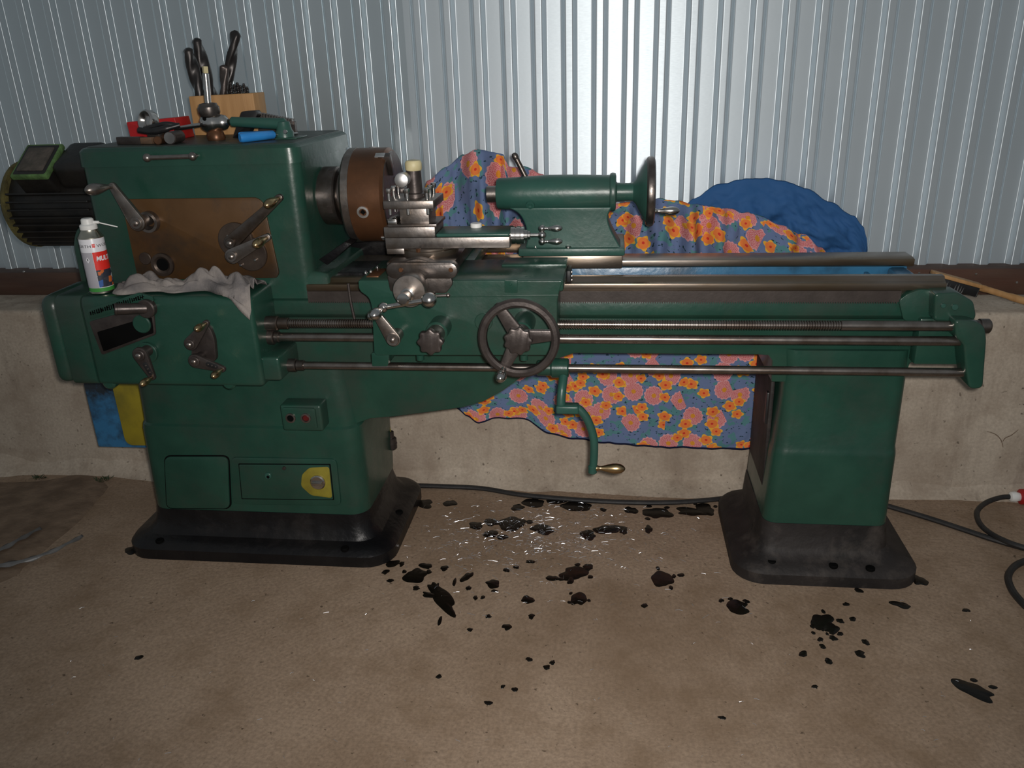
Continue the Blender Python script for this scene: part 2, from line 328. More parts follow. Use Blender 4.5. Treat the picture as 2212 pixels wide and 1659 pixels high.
def tube(path, r, n=10, closed=False):
    pts = [Vector(p) for p in path]; N = len(pts); bm = bmesh.new(); rings = []; up = None
    for i, p in enumerate(pts):
        if closed: t = pts[(i+1) % N]-pts[i-1]
        else: t = pts[min(i+1, N-1)]-pts[max(i-1, 0)]
        t.normalize()
        if up is None: up = frame_of(t)[1]
        up = (up - t*up.dot(t)).normalized(); w = t.cross(up)
        rr = r[i] if isinstance(r, (list, tuple)) else r
        rings.append([bm.verts.new(p + (up*math.cos(2*PI*k/n)+w*math.sin(2*PI*k/n))*rr) for k in range(n)])
    for i in range(N if closed else N-1):
        a, b = rings[i], rings[(i+1) % N]
        for k in range(n): bm.faces.new((a[k], b[k], b[(k+1) % n], a[(k+1) % n]))
    if not closed: bm.faces.new(rings[0]); bm.faces.new(rings[-1])
    return fix(bm)
def spline(pts, k=8):
    pts = [Vector(p) for p in pts]; out = []
    for i in range(len(pts)-1):
        p0 = pts[max(i-1, 0)]; p1 = pts[i]; p2 = pts[i+1]; p3 = pts[min(i+2, len(pts)-1)]
        for s in range(k):
            t = s/k; out.append(0.5*((2*p1)+(p2-p0)*t+(2*p0-5*p1+4*p2-p3)*t*t+(3*p1-p0-3*p2+p3)*t**3))
    return out+[pts[-1]]
def rrect(x0, x1, y0, y1, r, n=6):
    out = []
    for cx, cy, a in ((x1-r, y1-r, 0), (x0+r, y1-r, 90), (x0+r, y0+r, 180), (x1-r, y0+r, 270)):
        for i in range(n+1):
            t = math.radians(a+90*i/n); out.append((cx+r*math.cos(t), cy+r*math.sin(t)))
    return out
def loft(sections):
    """sections: (z, x0, x1, y0, y1, corner radius), skinned from bottom to top"""
    bm = bmesh.new(); rings = [[bm.verts.new((x, y, s[0])) for x, y in rrect(*s[1:])] for s in sections]
    for a, b in zip(rings, rings[1:]):
        for i in range(len(a)):
            j = (i+1) % len(a); bm.faces.new((a[i], a[j], b[j], b[i]))
    bm.faces.new(rings[0]); bm.faces.new(rings[-1]); return fix(bm)
def rpoly(pts, r=0.01, n=5):
    """round the corners of an outline; r may be one number or a list"""
    out = []; N = len(pts)
    for i in range(N):
        p = Vector(pts[i]).to_2d(); a = Vector(pts[i-1]).to_2d(); b = Vector(pts[(i+1) % N]).to_2d()
        rr = r[i] if isinstance(r, (list, tuple)) else r
        da, db = (a-p), (b-p); l = min(rr, da.length*0.49, db.length*0.49)
        if l < 1e-5: out.append((p.x, p.y)); continue
        q0, q2 = p+da.normalized()*l, p+db.normalized()*l
        for k in range(n+1):
            t = k/n; q = q0*(1-t)**2+p*2*t*(1-t)+q2*t*t; out.append((q.x, q.y))
    return out
def slot(p, q, ra, rb, y0, y1, b=0.002, n=10):
    """flat tapered arm with round ends in the x-z plane between two points"""
    p = Vector((p[0], p[2])); q = Vector((q[0], q[2])); d = q-p; a = math.atan2(d.y, d.x); L = d.length
    s = math.asin(max(-0.99, min(0.99, (ra-rb)/L))); pts = []
    for i in range(n+1):
        t = a+PI/2-s+ (PI+2*s)*i/n; pts.append((p.x+ra*math.cos(t), p.y+ra*math.sin(t)))
    for i in range(n+1):
        t = a-PI/2+s+(PI-2*s)*i/n; pts.append((q.x+rb*math.cos(t), q.y+rb*math.sin(t)))
    return prism(pts, y0, y1, 'y', b, 2, 40)
def xz(px, py, Y): v = A(px, py, Y); return (v.x, v.z)
def pxpoly(pts, Y): return [xz(x, y, Y) for x, y in pts]
def rot(bm, o, axis, deg):
    bmesh.ops.rotate(bm, verts=bm.verts, cent=Vector(o), matrix=Matrix.Rotation(math.radians(deg), 3, axis)); return bm
def star(o, r, y0, y1, lobes=8, amp=0.09, b=0.004):
    pts = [(o[0]+r*(1+amp*math.cos(lobes*t))*math.cos(t), o[2]+r*(1+amp*math.cos(lobes*t))*math.sin(t)) for t in (2*PI*i/96 for i in range(96))]
    return prism(pts, y0, y1, 'y', b, 2, 60)
def fbm(p, s=1.0, o=4): return mnoise.fractal(Vector(p)*s, 1.0, 2.0, o)

# ================================================================== the setting
def grid_mesh(x0, x1, nx, y0, y1, ny, zf):
    bm = bmesh.new(); vs_ = [[bm.verts.new((x0+(x1-x0)*i/nx, y0+(y1-y0)*j/ny, 0)) for i in range(nx+1)] for j in range(ny+1)]
    for row in vs_:
        for v in row: v.co.z = zf(v.co.x, v.co.y)
    for j in range(ny):
        for i in range(nx): bm.faces.new((vs_[j][i], vs_[j][i+1], vs_[j+1][i+1], vs_[j+1][i]))
    return bm
floor = obj('floor', box(-5, 5, -4.5, 1.0, -0.12, 0.0, 0), M_floor, smooth=False)
tag(floor, 'brown concrete workshop floor with black oil drips', kind='structure')
WY, WZ = 0.58, 0.66
wall = obj('wall_back', prism(rpoly([(WY, -0.02), (WY, WZ), (1.0, WZ), (1.0, -0.02)], [0, 0.02, 0, 0]), -5, 5, 'x', 0), M_wall, angle=50)
tag(wall, 'stained concrete plinth wall under galvanised corrugated sheets', kind='structure')
# crumbled mortar along the foot of the wall
bm = bmesh.new(); rows = []
for i in range(221):
    x = -3.2+6.4*i/220; w = 0.045+0.05*max(0, fbm((x, 3.1, 0), 2.2)+0.3)+0.035*max(0, 1-abs(x-0.25)/0.9); h = 0.045+0.04*fbm((x, 9.7, 0), 3.0)
    rows.append([bm.verts.new((x, WY-w*k/4, max(-0.004, h*(1-k/4)**1.6 + (0.004*fbm((x, k, 2), 14) if 0 < k < 4 else 0) - (0.004 if k == 4 else 0)))) for k in range(5)])
for a, b in zip(rows, rows[1:]):
    for k in range(4): bm.faces.new((a[k], b[k], b[k+1], a[k+1]))
fix(bm); obj('mortar_fillet', bm, M_wall, wall, angle=80)
# a forked crack in the render at the right
for pts_ in ([(2132,932),(2150,938),(2162,950),(2167,966)], [(2200,928),(2185,940),(2172,946),(2166,954)]):
    P_ = spline([A(x, y, WY-0.001) for x, y in pts_], 5); obj('crack', tube(P_, [0.0014*(0.4+0.6*math.sin(PI*(i+1)/(len(P_)+1))) for i in range(len(P_))], 5), M_dirt, wall)
# timber sill under the sheets
sill = obj('trim_1', box(-5, 5, 0.80, 0.93, WZ, 0.752, 0.006), M_sill)
tag(sill, 'dark stained timber sill under the corrugated sheets', kind='structure')
for px, py in ((2063, 600), (2196, 610), (2108, 592), (52, 587), (1985, 590)):
    p = A(px, py, 0.80); obj('screw', cyl((p.x, 0.801, p.z), (p.x, 0.796, p.z), 0.004, 12, 0.001), M_bsteel, sill)

# corrugated sheets
PER = 0.1022; CW, SW, DEP = 0.245*PER, 0.125*PER, 0.021; YC = 0.86
X0 = A(1228.4, 0, YC).x
def profile(ncr, start):
    """crest / flank / valley outline in x-y with rounded bends, from one valley middle to another"""
    pts = []
    rb = 0.0032
    cor = [(start-PER/2, YC+DEP)]
    for k in range(ncr):
        c = start+k*PER
        cor += [(c-CW/2-SW, YC+DEP), (c-CW/2, YC), (c+CW/2, YC), (c+CW/2+SW, YC+DEP)]
    cor.append((start+(ncr-1)*PER+PER/2, YC+DEP))
    out = [cor[0]]
    for i in range(1, len(cor)-1):
        p = Vector(cor[i]); a = (Vector(cor[i-1])-p).normalized(); b = (Vector(cor[i+1])-p).normalized()
        e0, e1 = p+a*(rb*1.5), p+b*(rb*1.5); out.append((e0.x, e0.y))
        for k in range(5):
            t = k/4; q = (p+a*rb)*(1-t)**2+p*2*t*(1-t)+(p+b*rb)*t*t; out.append((q.x, q.y))
        out.append((e1.x, e1.y))
    return out+[cor[-1]]
splits = [(-49, 10, 0), (-39, 10, 0), (-29, 10, 0), (-19, 14, 0), (-5, 8, 0), (3, 10, 0), (13, 10, 0), (23, 10, 0), (33, 10, 0)]
for first, n, yaw in splits:
    pr = profile(n, X0+first*PER); pr = [(x, y) for x, y in pr]
    bm = bmesh.new(); zs = [0.752, 1.6, 2.6, 3.4]
    rings = [[bm.verts.new((x, y, z)) for x, y in pr] for z in zs]
    for a, b in zip(rings, rings[1:]):
        for i in range(len(a)-1): bm.faces.new((a[i], a[i+1], b[i+1], b[i]))
    fix(bm)
    xm = X0+(first+n/2-0.5)*PER
    rot(bm, (xm, YC+DEP, 1), 'Z', yaw)
    s = obj('corrugated_sheet', bm, M_sheet2 if first < -5 else M_sheet, wall, angle=60)
    md = s.modifiers.new('thickness', 'SOLIDIFY'); md.thickness = 0.0008; md.offset = 0; md.use_rim = False

# a soil-filled corner and oil on the slab
def blob(c, rx, ry, seed, h=0.0012, n=28, rough=0.45, turn=0.0):
    rnd = random.Random(seed); ph = [(rnd.uniform(0, 6.28), rnd.uniform(0.3, 1)) for _ in range(6)]
    bm = bmesh.new(); rim = []; mid = []
    for i in range(n):
        t = 2*PI*i/n; k = 1+rough*sum(a*math.sin((j+2)*t+p)/(j+2)**1.05 for j, (p, a) in enumerate(ph))*0.5
        x, y = rx*k*math.cos(t), ry*k*math.sin(t); x, y = x*math.cos(turn)-y*math.sin(turn), x*math.sin(turn)+y*math.cos(turn)
        rim.append(bm.verts.new((c.x+x, c.y+y, c.z-0.0005))); mid.append(bm.verts.new((c.x+x*0.86, c.y+y*0.86, c.z+h)))
    top = bm.verts.new((c.x, c.y, c.z+h*1.1))
    for i in range(n):
        j = (i+1) % n; bm.faces.new((rim[i], rim[j], mid[j], mid[i])); bm.faces.new((mid[i], mid[j], top))
    return fix(bm)
spots = [(918,1088,18,9,0),(972,1087,14,7,0),(1118,1096,14,7,.1),(1152,1086,22,11,.2),(1200,1083,20,6,-.2),(1245,1093,34,11,-.2),(1303,1101,7,4,0),(1363,1102,14,8,0),
 (1420,1108,30,12,0),(1495,1105,34,9,0),(1522,1100,22,12,0),(1028,1135,14,9,0),(1062,1128,16,8,.2),(1105,1131,32,14,0),(1172,1143,24,11,-.3),(1060,1153,16,8,0),(1085,1160,12,6,0),
 (1270,1155,18,10,-.4),(1315,1143,32,10,.1),(1347,1146,9,8,0),(1401,1143,9,8,0),(848,1217,16,7,.1),(868,1218,6,5,0),(897,1244,24,16,.4),(919,1222,10,9,.8),(833,1235,8,5,0),(843,1254,7,4,0),
 (899,1270,8,5,0),(960,1227,10,5,0),(955,1292,18,40,.5),(927,1285,16,6,-.2),(1008,1246,10,11,-.4),(1065,1261,16,9,0),(1068,1276,7,3,0),(1094,1231,7,5,0),(1115,1225,6,4,0),(1146,1213,10,4,0),
 (1195,1249,16,6,-.1),(1240,1238,30,15,.3),(1270,1225,12,7,.5),(1233,1252,8,9,0),(1012,1270,6,5,0),(1027,1291,5,5,0),(1043,1290,5,4,0),(1140,1295,13,9,0),(1250,1293,18,14,0),
 (1430,1250,22,18,.2),(1471,1242,8,4,0),(1392,1308,7,5,0),(1055,1331,7,4,0),(1148,1331,7,6,0),(1095,1354,10,7,.4),(1015,1360,6,4,0),(1593,1311,26,14,0),(1558,1297,6,4,0),
 (1775,1342,22,18,-.6),(1795,1356,16,13,-.3),(1815,1341,8,5,0),(1842,1337,7,5,0),(1828,1305,7,4,0),(1855,1275,9,5,0),(1800,1378,8,6,0),(1772,1381,6,5,0),(1757,1367,5,3,0),(1870,1387,8,6,0),
 (1735,1412,9,7,-.4),(1858,1412,12,7,-.5),(1790,1428,9,6,0),(1777,1396,7,5,0),(1815,1369,7,4,0),(2087,1318,8,4,0),(1945,1306,20,7,-.3),(2102,1490,40,16,-.5),(1181,1441,7,6,0),(1193,1431,6,5,0),(1143,1424,7,5,0),
 (948,1461,6,5,0),(1055,1518,9,5,0),(1760,1483,7,4,0),(1560,1550,8,4,0),(1086,1483,5,4,0),(1112,1489,7,5,0),(300,1420,8,5,0),(1985,1253,18,10,.2),(285,1188,14,9,.3)]
for i, (px, py, rx, ry, tn) in enumerate(spots):
    c = G(px, py, 0.0005); sx = (G(px+rx, py, 0)-G(px, py, 0)).length; sy = (G(px, py-ry, 0)-G(px, py+ry, 0)).length/2
    o = obj('oil_stain', blob(c, sx, sy, i*13+5, 0.0008, 34, 0.75, tn*1.2), M_oil, floor, smooth=True, angle=80)
    if ry >= 12:                                   # a few satellite drips beside the big ones
        for k in range(3):
            a = random.uniform(0, 6.28); q = c+Vector((math.cos(a)*sx*1.25, math.sin(a)*sy*1.3, 0))
            obj('oil_stain', blob(q, sx*0.22, sy*0.25, i*7+k, 0.0006, 14, 0.5), M_oil, floor, angle=80)

# ================================================================== the lathe
lathe = thing('lathe', 'green engine lathe with black feet standing before the corrugated wall', 'lathe', (-0.4, 0.25, 0.0))
AX, AZ = 0.265, 1.108            # spindle axis (y, z)
YH, YG, YA, YB, YR = 0.08, -0.06, -0.06, 0.10, 0.02
YP = 0.07

def green(name, bm, parent=lathe, **k): return obj(name, bm, M_green, parent, **k)

# --- feet and pedestals
fl_ = [(0.0, -1.565, -0.672, 0.0, 0.52, 0.09), (0.036, -1.565, -0.672, 0.0, 0.52, 0.09), (0.050, -1.555, -0.684, 0.012, 0.51, 0.085),
       (0.056, -1.545, -0.70, 0.03, 0.50, 0.08), (0.062, -1.52, -0.725, 0.05, 0.48, 0.07), (0.085, -1.495, -0.745, 0.062, 0.465, 0.065), (0.125, -1.482, -0.755, 0.068, 0.455, 0.06), (0.146, -1.479, -0.757, 0.070, 0.452, 0.06)]
footl = obj('foot', loft(fl_), M_black, lathe); lab(footl, 'black oily cast foot under the headstock pedestal')
fr_ = [(0.0, 0.372, 0.905, 0.0, 0.50, 0.09), (0.034, 0.372, 0.905, 0.0, 0.50, 0.09), (0.048, 0.384, 0.893, 0.012, 0.49, 0.085),
       (0.058, 0.405, 0.872, 0.03, 0.475, 0.075), (0.068, 0.43, 0.85, 0.05, 0.46, 0.06), (0.09, 0.446, 0.822, 0.064, 0.445, 0.05), (0.155, 0.453, 0.812, 0.070, 0.44, 0.04), (0.166, 0.454, 0.811, 0.071, 0.439, 0.04)]
footr = obj('foot', loft(fr_), M_dusty, lathe); lab(footr, 'dusty black cast foot under the right pedestal')
for px, py, f in ((1667, 1213, footr), (1800, 1222, footr), (1880, 1228, footr), (345, 1168, footl), (745, 1185, footl), (862, 1107, footl)):
    q = G(px, py, 0.055); obj('bolt_hole', cyl((q.x, q.y, 0.050), (q.x, q.y, 0.0605), 0.013, 16, 0.002), M_hole, f)
pl_ = [(0.146, -1.477, -0.755, 0.072, 0.45, 0.055), (0.20, -1.474, -0.752, 0.070, 0.45, 0.055), (0.425, -1.466, -0.750, 0.066, 0.45, 0.055), (0.442, -1.462, -0.752, 0.067, 0.45, 0.055),
       (0.448, -1.460, -0.757, 0.074, 0.45, 0.055), (0.52, -1.458, -0.765, 0.076, 0.45, 0.055), (0.64, -1.456, -0.78, 0.077, 0.45, 0.055)]
pedl = green('pedestal', loft(pl_), angle=30)
pr_ = [(0.166, 0.456, 0.809, 0.073, 0.437, 0.038), (0.385, 0.466, 0.808, 0.073, 0.437, 0.038), (0.40, 0.469, 0.807, 0.076, 0.437, 0.038), (0.41, 0.470, 0.806, 0.080, 0.437, 0.038), (0.56, 0.478, 0.806, 0.082, 0.437, 0.038),
       (0.64, 0.478, 0.806, 0.083, 0.437, 0.038), (0.70, 0.47, 0.806, 0.085, 0.437, 0.038)]
pedr = green('pedestal', loft(pr_), angle=30)
# side door slit of the right pedestal
obj('side_door', box(0.458, 0.470, 0.16, 0.40, 0.24, 0.60, 0.004), M_dusty, pedr)
obj('latch', box(0.452, 0.462, 0.17, 0.19, 0.44, 0.54, 0.003), M_blackp, pedr)
# panels on the left pedestal
def frontplate(name, pts, y, t, r, m, parent, b=0.002, n=5):
    return obj(name, prism(rpoly(pxpoly(pts, y), r, n), y-t, y+0.006, 'y', b, 2, 40), m, parent)
frontplate('cover_panel', [(357,985),(494,985),(498,1097),(362,1096)], 0.068, 0.008, 0.022, M_green, pedl, 0.004)
frontplate('panel_gap', [(355,983),(496,983),(500,1099),(360,1098)], 0.068, 0.0028, 0.023, M_hole, pedl, 0.0005)
rec = frontplate('recess_frame', [(500,986),(728,990),(738,1091),(505,1087)], 0.069, 0.007, 0.02, M_green, pedl, 0.003)
frontplate('plate_gap', [(515,1001),(714,1002),(722,1080),(522,1078)], 0.062, 0.0008, 0.003, M_hole, pedl, 0.0002)
swp = frontplate('switch_plate', [(517,1003),(712,1004),(720,1078),(524,1076)], 0.062, 0.004, 0.003, M_green, pedl)
yl = frontplate('yellow_patch', [(668,1010),(711,1008),(718,1076),(672,1070),(650,1050),(652,1025)], 0.058, 0.0015, 0.01, M_yellowl, swp)
q = A(688, 1040, 0.06); obj('rotary_switch', join(cyl((q.x, 0.060, q.z), (q.x, 0.048, q.z), 0.024, 28, 0.003), box(q.x-0.017, q.x+0.017, 0.040, 0.049, q.z-0.006, q.z+0.006, 0.002)), M_bsteel, swp)
q = A(580, 1027, 0.06); obj('socket', cyl((q.x, 0.060, q.z), (q.x, 0.053, q.z), 0.011, 20, 0.002), M_greenl, swp); obj('pin_hole', cyl((q.x+0.001, 0.0535, q.z-0.002), (q.x+0.001, 0.0522, q.z-0.002), 0.005, 14, 0.0005), M_hole, swp)
q = A(615, 1010, 0.06); obj('bolt', cyl((q.x, 0.060, q.z), (q.x, 0.051, q.z), 0.006, 6, 0.001), M_iron, swp)
# push-button box
p0, p1 = xz(612, 930, 0.02), xz(692, 876, 0.02)
sb = green('button_box', box(p0[0], p1[0], 0.018, 0.078, p0[1], p1[1], 0.007, 3))
p2_, p3_ = xz(616, 924, 0.014), xz(680, 882, 0.014)
obj('face_plate', prism(rpoly([(p2_[0], p2_[1]), (p3_[0], p2_[1]), (p3_[0], p3_[1]), (p2_[0], p3_[1])], 0.006), 0.012, 0.02, 'y', 0.0015), M_green, sb)
for px, m, nm in ((628, M_hole, 'start_button'), (661, M_darkred, 'stop_button')):
    q = A(px, 903, 0.012); obj('button_ring', rev([(0, 0.0155), (0.004, 0.0150), (0.0045, 0.0105), (0.001, 0.0098)], (q.x, 0.0125, q.z), (0, -1, 0), 24), M_steel, sb)
    o = obj(nm, cyl((q.x, 0.014, q.z), (q.x, 0.009, q.z), 0.0095, 20, 0.002), m, sb)
    lab(o, 'black push button' if m is M_hole else 'red push button')

# --- electrical cabinet behind the left pedestal
c0, c1 = xz(212, 966, 0.30), xz(300, 966, 0.30); zt = 0.62
cab = obj('electrical_cabinet', box(c0[0], -1.46, 0.30, 0.42, c0[1], zt, 0.006), M_blue, lathe); lab(cab, 'grimy blue cabinet end with olive yellow flap')
obj('cabinet_flap', prism(rpoly([xz(272, 962, 0.285), (-1.46, xz(272, 962, 0.285)[1]), (-1.46, zt), (xz(240, 830, 0.285)[0], zt)], [0.03, 0, 0, 0]), 0.285, 0.299, 'y', 0.002), M_yellow, cab)
obj('conduit', tube(spline([(-1.478, 0.27, 0.36), (-1.497, 0.25, 0.33), (-1.505, 0.22, 0.28), (-1.492, 0.19, 0.235), (-1.468, 0.18, 0.21)]), 0.009, 10), M_rubber, cab)

# --- bed casting
und = [(1668,800),(1668,780),(1660,769),(1640,767),(1240,764),(1180,785),(1125,817),(1085,846),(1045,868),(1000,881),(920,892),(850,901),(800,905),(770,916)]
bp_ = pxpoly(und, YB)
xr = 0.845
bedpoly = [(xr, 0.846), (xr, 0.668), (0.808, 0.660), (0.800, 0.60), (0.60, 0.60)] + [(bp_[0][0], 0.60)] + bp_[1:] + [(-1.0, bp_[-1][1]), (-1.44, 0.52), (-1.45, 0.846)]
bed = green('bed', prism(bedpoly, YB, 0.41, 'y', 0.006, 2, 50), angle=40)
obj('bed_rail', prism([(0.10, 0.846), (0.085, 0.838), (0.083, 0.80), (0.094, 0.788), (0.10, 0.784)], -0.98, xr, 'x', 0.002), M_green, bed)
obj('rear_wall', box(-0.80, xr, 0.335, 0.41, 0.70, 0.8725, 0.002), M_chute, bed)
obj('end_rib', box(0.79, xr-0.003, 0.165, 0.336, 0.70, 0.872, 0.01), M_chute, bed)
q = A(1880, 578, 0.30); obj('inner_rib', box(q.x-0.006, q.x+0.006, 0.165, 0.336, 0.70, 0.858, 0.003), M_chute, bed)
obj('front_way', prism([(0.085, 0.868), (0.085, 0.8865), (0.097, 0.8895), (0.108, 0.9015), (0.128, 0.9015), (0.139, 0.8925), (0.165, 0.8925), (0.165, 0.846), (0.10, 0.846), (0.10, 0.868)], -0.87, 0.862, 'x', 0.001), M_way, bed)
obj('rear_way', prism([(0.335, 0.872), (0.326, 0.878), (0.326, 0.895), (0.345, 0.8985), (0.41, 0.8985), (0.425, 0.89), (0.425, 0.872)], -0.87, 0.860, 'x', 0.001), M_way, bed)
# toothed rack under the front way
zt_, zb_ = 0.868, 0.838; x_ = -0.86; xe = xz(1945, 640, 0.083)[0]; pts = [(x_, zt_), (x_, zb_)]
pit = 0.0063
while x_ < xe-pit:
    pts += [(x_+pit*0.15, zb_-0.0042), (x_+pit*0.45, zb_-0.0042), (x_+pit*0.6, zb_), (x_+pit, zb_)]; x_ += pit
pts += [(xe, zb_), (xe, zt_)]
obj('rack', prism(pts, 0.079, 0.10, 'y', 0), M_rack, bed, smooth=False)
obj('end_pad', prism(rpoly(pxpoly([(1958,634),(1985,624),(2025,626),(2025,700),(1950,690),(1940,648)], 0.08), 0.008), 0.072, 0.11, 'y', 0.003), M_green, bed)

# --- headstock
hl, hr = -1.474, -0.842
head = green('headstock', loft([(0.846, hl, hr, YH+0.004, 0.53, 0.03), (0.90, hl, hr, YH+0.002, 0.535, 0.032), (1.0, hl, hr, YH, 0.54, 0.034), (1.222, hl, hr, YH, 0.54, 0.034)]))
obj('flange', loft([(0.846, -0.98, -0.795, 0.088, 0.5, 0.01), (0.906, -0.98, -0.795, 0.088, 0.5, 0.01), (0.915, -0.98, -0.80, 0.094, 0.49, 0.01), (0.922, -0.98, -0.835, 0.10, 0.48, 0.01)]), M_green, head)
lid = obj('lid', loft([(1.2225, hl-0.004, hr+0.006, YH-0.006, 0.548, 0.036), (1.262, hl-0.003, hr+0.004, YH-0.004, 0.546, 0.036), (1.270, hl+0.004, hr-0.004, YH+0.004, 0.54, 0.033), (1.273, hl+0.014, hr-0.014, YH+0.014, 0.53, 0.028)]), M_green, head)
obj('lid_top', loft([(1.2715, hl+0.014, hr-0.014, YH+0.014, 0.53, 0.028), (1.2745, hl+0.016, hr-0.016, YH+0.016, 0.528, 0.026)]), M_lid, head)
a, b = A(318, 341, YH-0.026), A(416, 338, YH-0.026)
hb = obj('lid_handle', join(cyl(a, b, 0.0065, 14), ball(a, 0.0115, 16), ball(b, 0.0115, 16), cyl(a+Vector((0, 0.026, 0)), a, 0.006, 12), cyl(b+Vector((0, 0.026, 0)), b, 0.006, 12)), M_steel, head)
plate = obj('front_plate', prism(rpoly(pxpoly([(263,430),(556,426),(571,438),(604,590),(598,600),(300,604)], YH), [0.006, 0.012, 0.02, 0.012, 0.006, 0.006]), YH-0.005, YH+0.004, 'y', 0.002), M_plate, head)
# belt cover at the left end
obj('belt_cover', prism(rpoly([(-1.585, 0.86), (-1.585, 1.0), (-1.555, 1.055), (-1.47, 1.06), (-1.47, 0.86)], [0, 0.05, 0.05, 0.0, 0]), 0.13, 0.46, 'y', 0.012, 3), M_green, head)
obj('cover_strip', prism(rpoly([(-1.545, 0.86), (-1.545, 0.995), (-1.52, 1.04), (-1.47, 1.045), (-1.47, 0.86)], [0, 0.045, 0.045, 0.0, 0]), 0.118, 0.14, 'y', 0.004), M_green, head)

def disc(px, py, Y, r, t, m, parent, name='boss', ring=False):
    q = A(px, py, Y)
    if ring: return obj(name, rev([(0, r), (t, r*0.97), (t*1.02, r*0.72), (t*0.5, r*0.55), (t*0.3, r*0.5), (-0.001, r*0.42)], (q.x, Y, q.z), (0, -1, 0), 32), m, parent)
    return obj(name, cyl((q.x, Y, q.z), (q.x, Y-t, q.z), r, 32, 0.002), m, parent)
def lever(name, hub, end, yh, Y, ra, rb, gripL, gripR, marm, mgrip, t=0.012, hubr=None, gd=(0, -1, 0)):
    """crank lever: shaft from the machine face yh to the arm plane Y, arm from hub pixel to end pixel, grip towards the operator"""
    h, e = A(*hub, Y), A(*end, Y)
    arm = obj(name, slot(h, e, ra, rb, Y-t/2, Y+t/2, 0.003), marm, lathe)
    obj('shaft', cyl((h.x, yh, h.z), (h.x, Y-t/2-0.006, h.z), hubr or ra*0.72, 24, 0.002), marm, arm)
    obj('pin', rev([(0, ra*0.36), (0.003, ra*0.34), (0.005, ra*0.2), (0.0055, 0)], (h.x, Y-t/2-0.006, h.z), (0, -1, 0), 18), M_steel, arm)
    g0 = Vector((e.x, Y+t/2, e.z)); obj('grip', grip(g0, gd, gripL+t, gripR), mgrip, arm)
    return arm
disc(325, 478, YH-0.004, 0.030, 0.018, M_steel, head, 'dial', True)
lever('speed_lever', (298, 481), (244, 402), YH, 0.018, 0.023, 0.010, 0.082, 0.0155, M_steel, M_steel, 0.014, None, (-0.28, -1, 0))
disc(512, 518, YH-0.004, 0.050, 0.014, M_dial, head, 'dial')
disc(543, 548, YH-0.004, 0.048, 0.010, M_dial, head, 'dial')
for k in range(6):
    t = k*PI/3+0.3; q = A(528, 533, YH); obj('dial_screw', cyl((q.x+0.047*math.cos(t), YH-0.014, q.z+0.05*math.sin(t)), (q.x+0.047*math.cos(t), YH-0.022, q.z+0.05*math.sin(t)), 0.0038, 12, 0.001), M_bsteel, head)
lever('gear_lever', (500, 524), (604, 427), YH, 0.030, 0.020, 0.010, 0.070, 0.0135, M_dsteel, M_brass, 0.014, None, (-0.12, -1, -0.12))
lever('gear_lever', (503, 553), (578, 512), YH, 0.012, 0.021, 0.010, 0.066, 0.0130, M_steel, M_brass, 0.014, None, (-0.12, -1, -0.12))
disc(353, 571, YH-0.004, 0.034, 0.009, M_dial, head, 'sight_boss', True); disc(352, 571, YH-0.004, 0.018, 0.005, M_hole, head, 'sight_hole')
disc(315, 558, YH-0.004, 0.018, 0.006, M_dial, head, 'plug')

# --- motor on the left end
mx0, mx1, my, mz, mr = -1.845, -1.478, 0.30, 1.092, 0.118
motor = obj('motor', rev([(0.0, 0.0), (0.0, 0.06), (0.012, 0.085), (0.03, 0.112), (0.05, 0.117), (mx1-mx0-0.06, 0.117), (mx1-mx0-0.04, 0.128), (mx1-mx0, 0.128)], (mx0, my, mz), (1, 0, 0), 40), M_motor, lathe)
lab(motor, 'black finned electric motor with mossy terminal box')
obj('end_bell', rev([(0, 0), (0, 0.03), (0.004, 0.07), (0.018, 0.104), (0.042, 0.131), (0.055, 0.133), (0.058, 0.118)], (mx0-0.006, my, mz), (1, 0, 0), 40), M_yellowmoss, motor)
for k in range(34):
    t = 2*PI*k/34
    if 62 < math.degrees(t) < 150: continue      # under the terminal box
    bm = box(mx0+0.05, mx1-0.055, my-0.0028, my+0.0028, mz+0.110, mz+0.131, 0.001, 1); rot(bm, (0, my, mz), 'X', math.degrees(t)-90+0); obj('fin', bm, M_motor, motor)
tb = box(-1.735, -1.625, my-0.065, my+0.065, mz+0.10, mz+0.178, 0.008, 3); rot(tb, (0, my, mz), 'X', 36); tbo = obj('terminal_box', tb, M_motor, motor)
tb = box(-1.738, -1.622, my-0.068, my+0.068, mz+0.160, mz+0.177, 0.005, 2); rot(tb, (0, my, mz), 'X', 36); obj('mossy_rim', tb, M_moss, motor)
tc_ = box(-1.722, -1.640, my-0.048, my+0.048, mz+0.172, mz+0.182, 0.003, 2); rot(tc_, (0, my, mz), 'X', 36); obj('box_lid', tc_, M_grime, motor)
tb = box(-1.624, -1.50, my-0.07, my+0.07, mz+0.09, mz+0.175, 0.02, 3); rot(tb, (0, my, mz), 'X', 26); obj('cable_entry', tb, M_motor, motor)

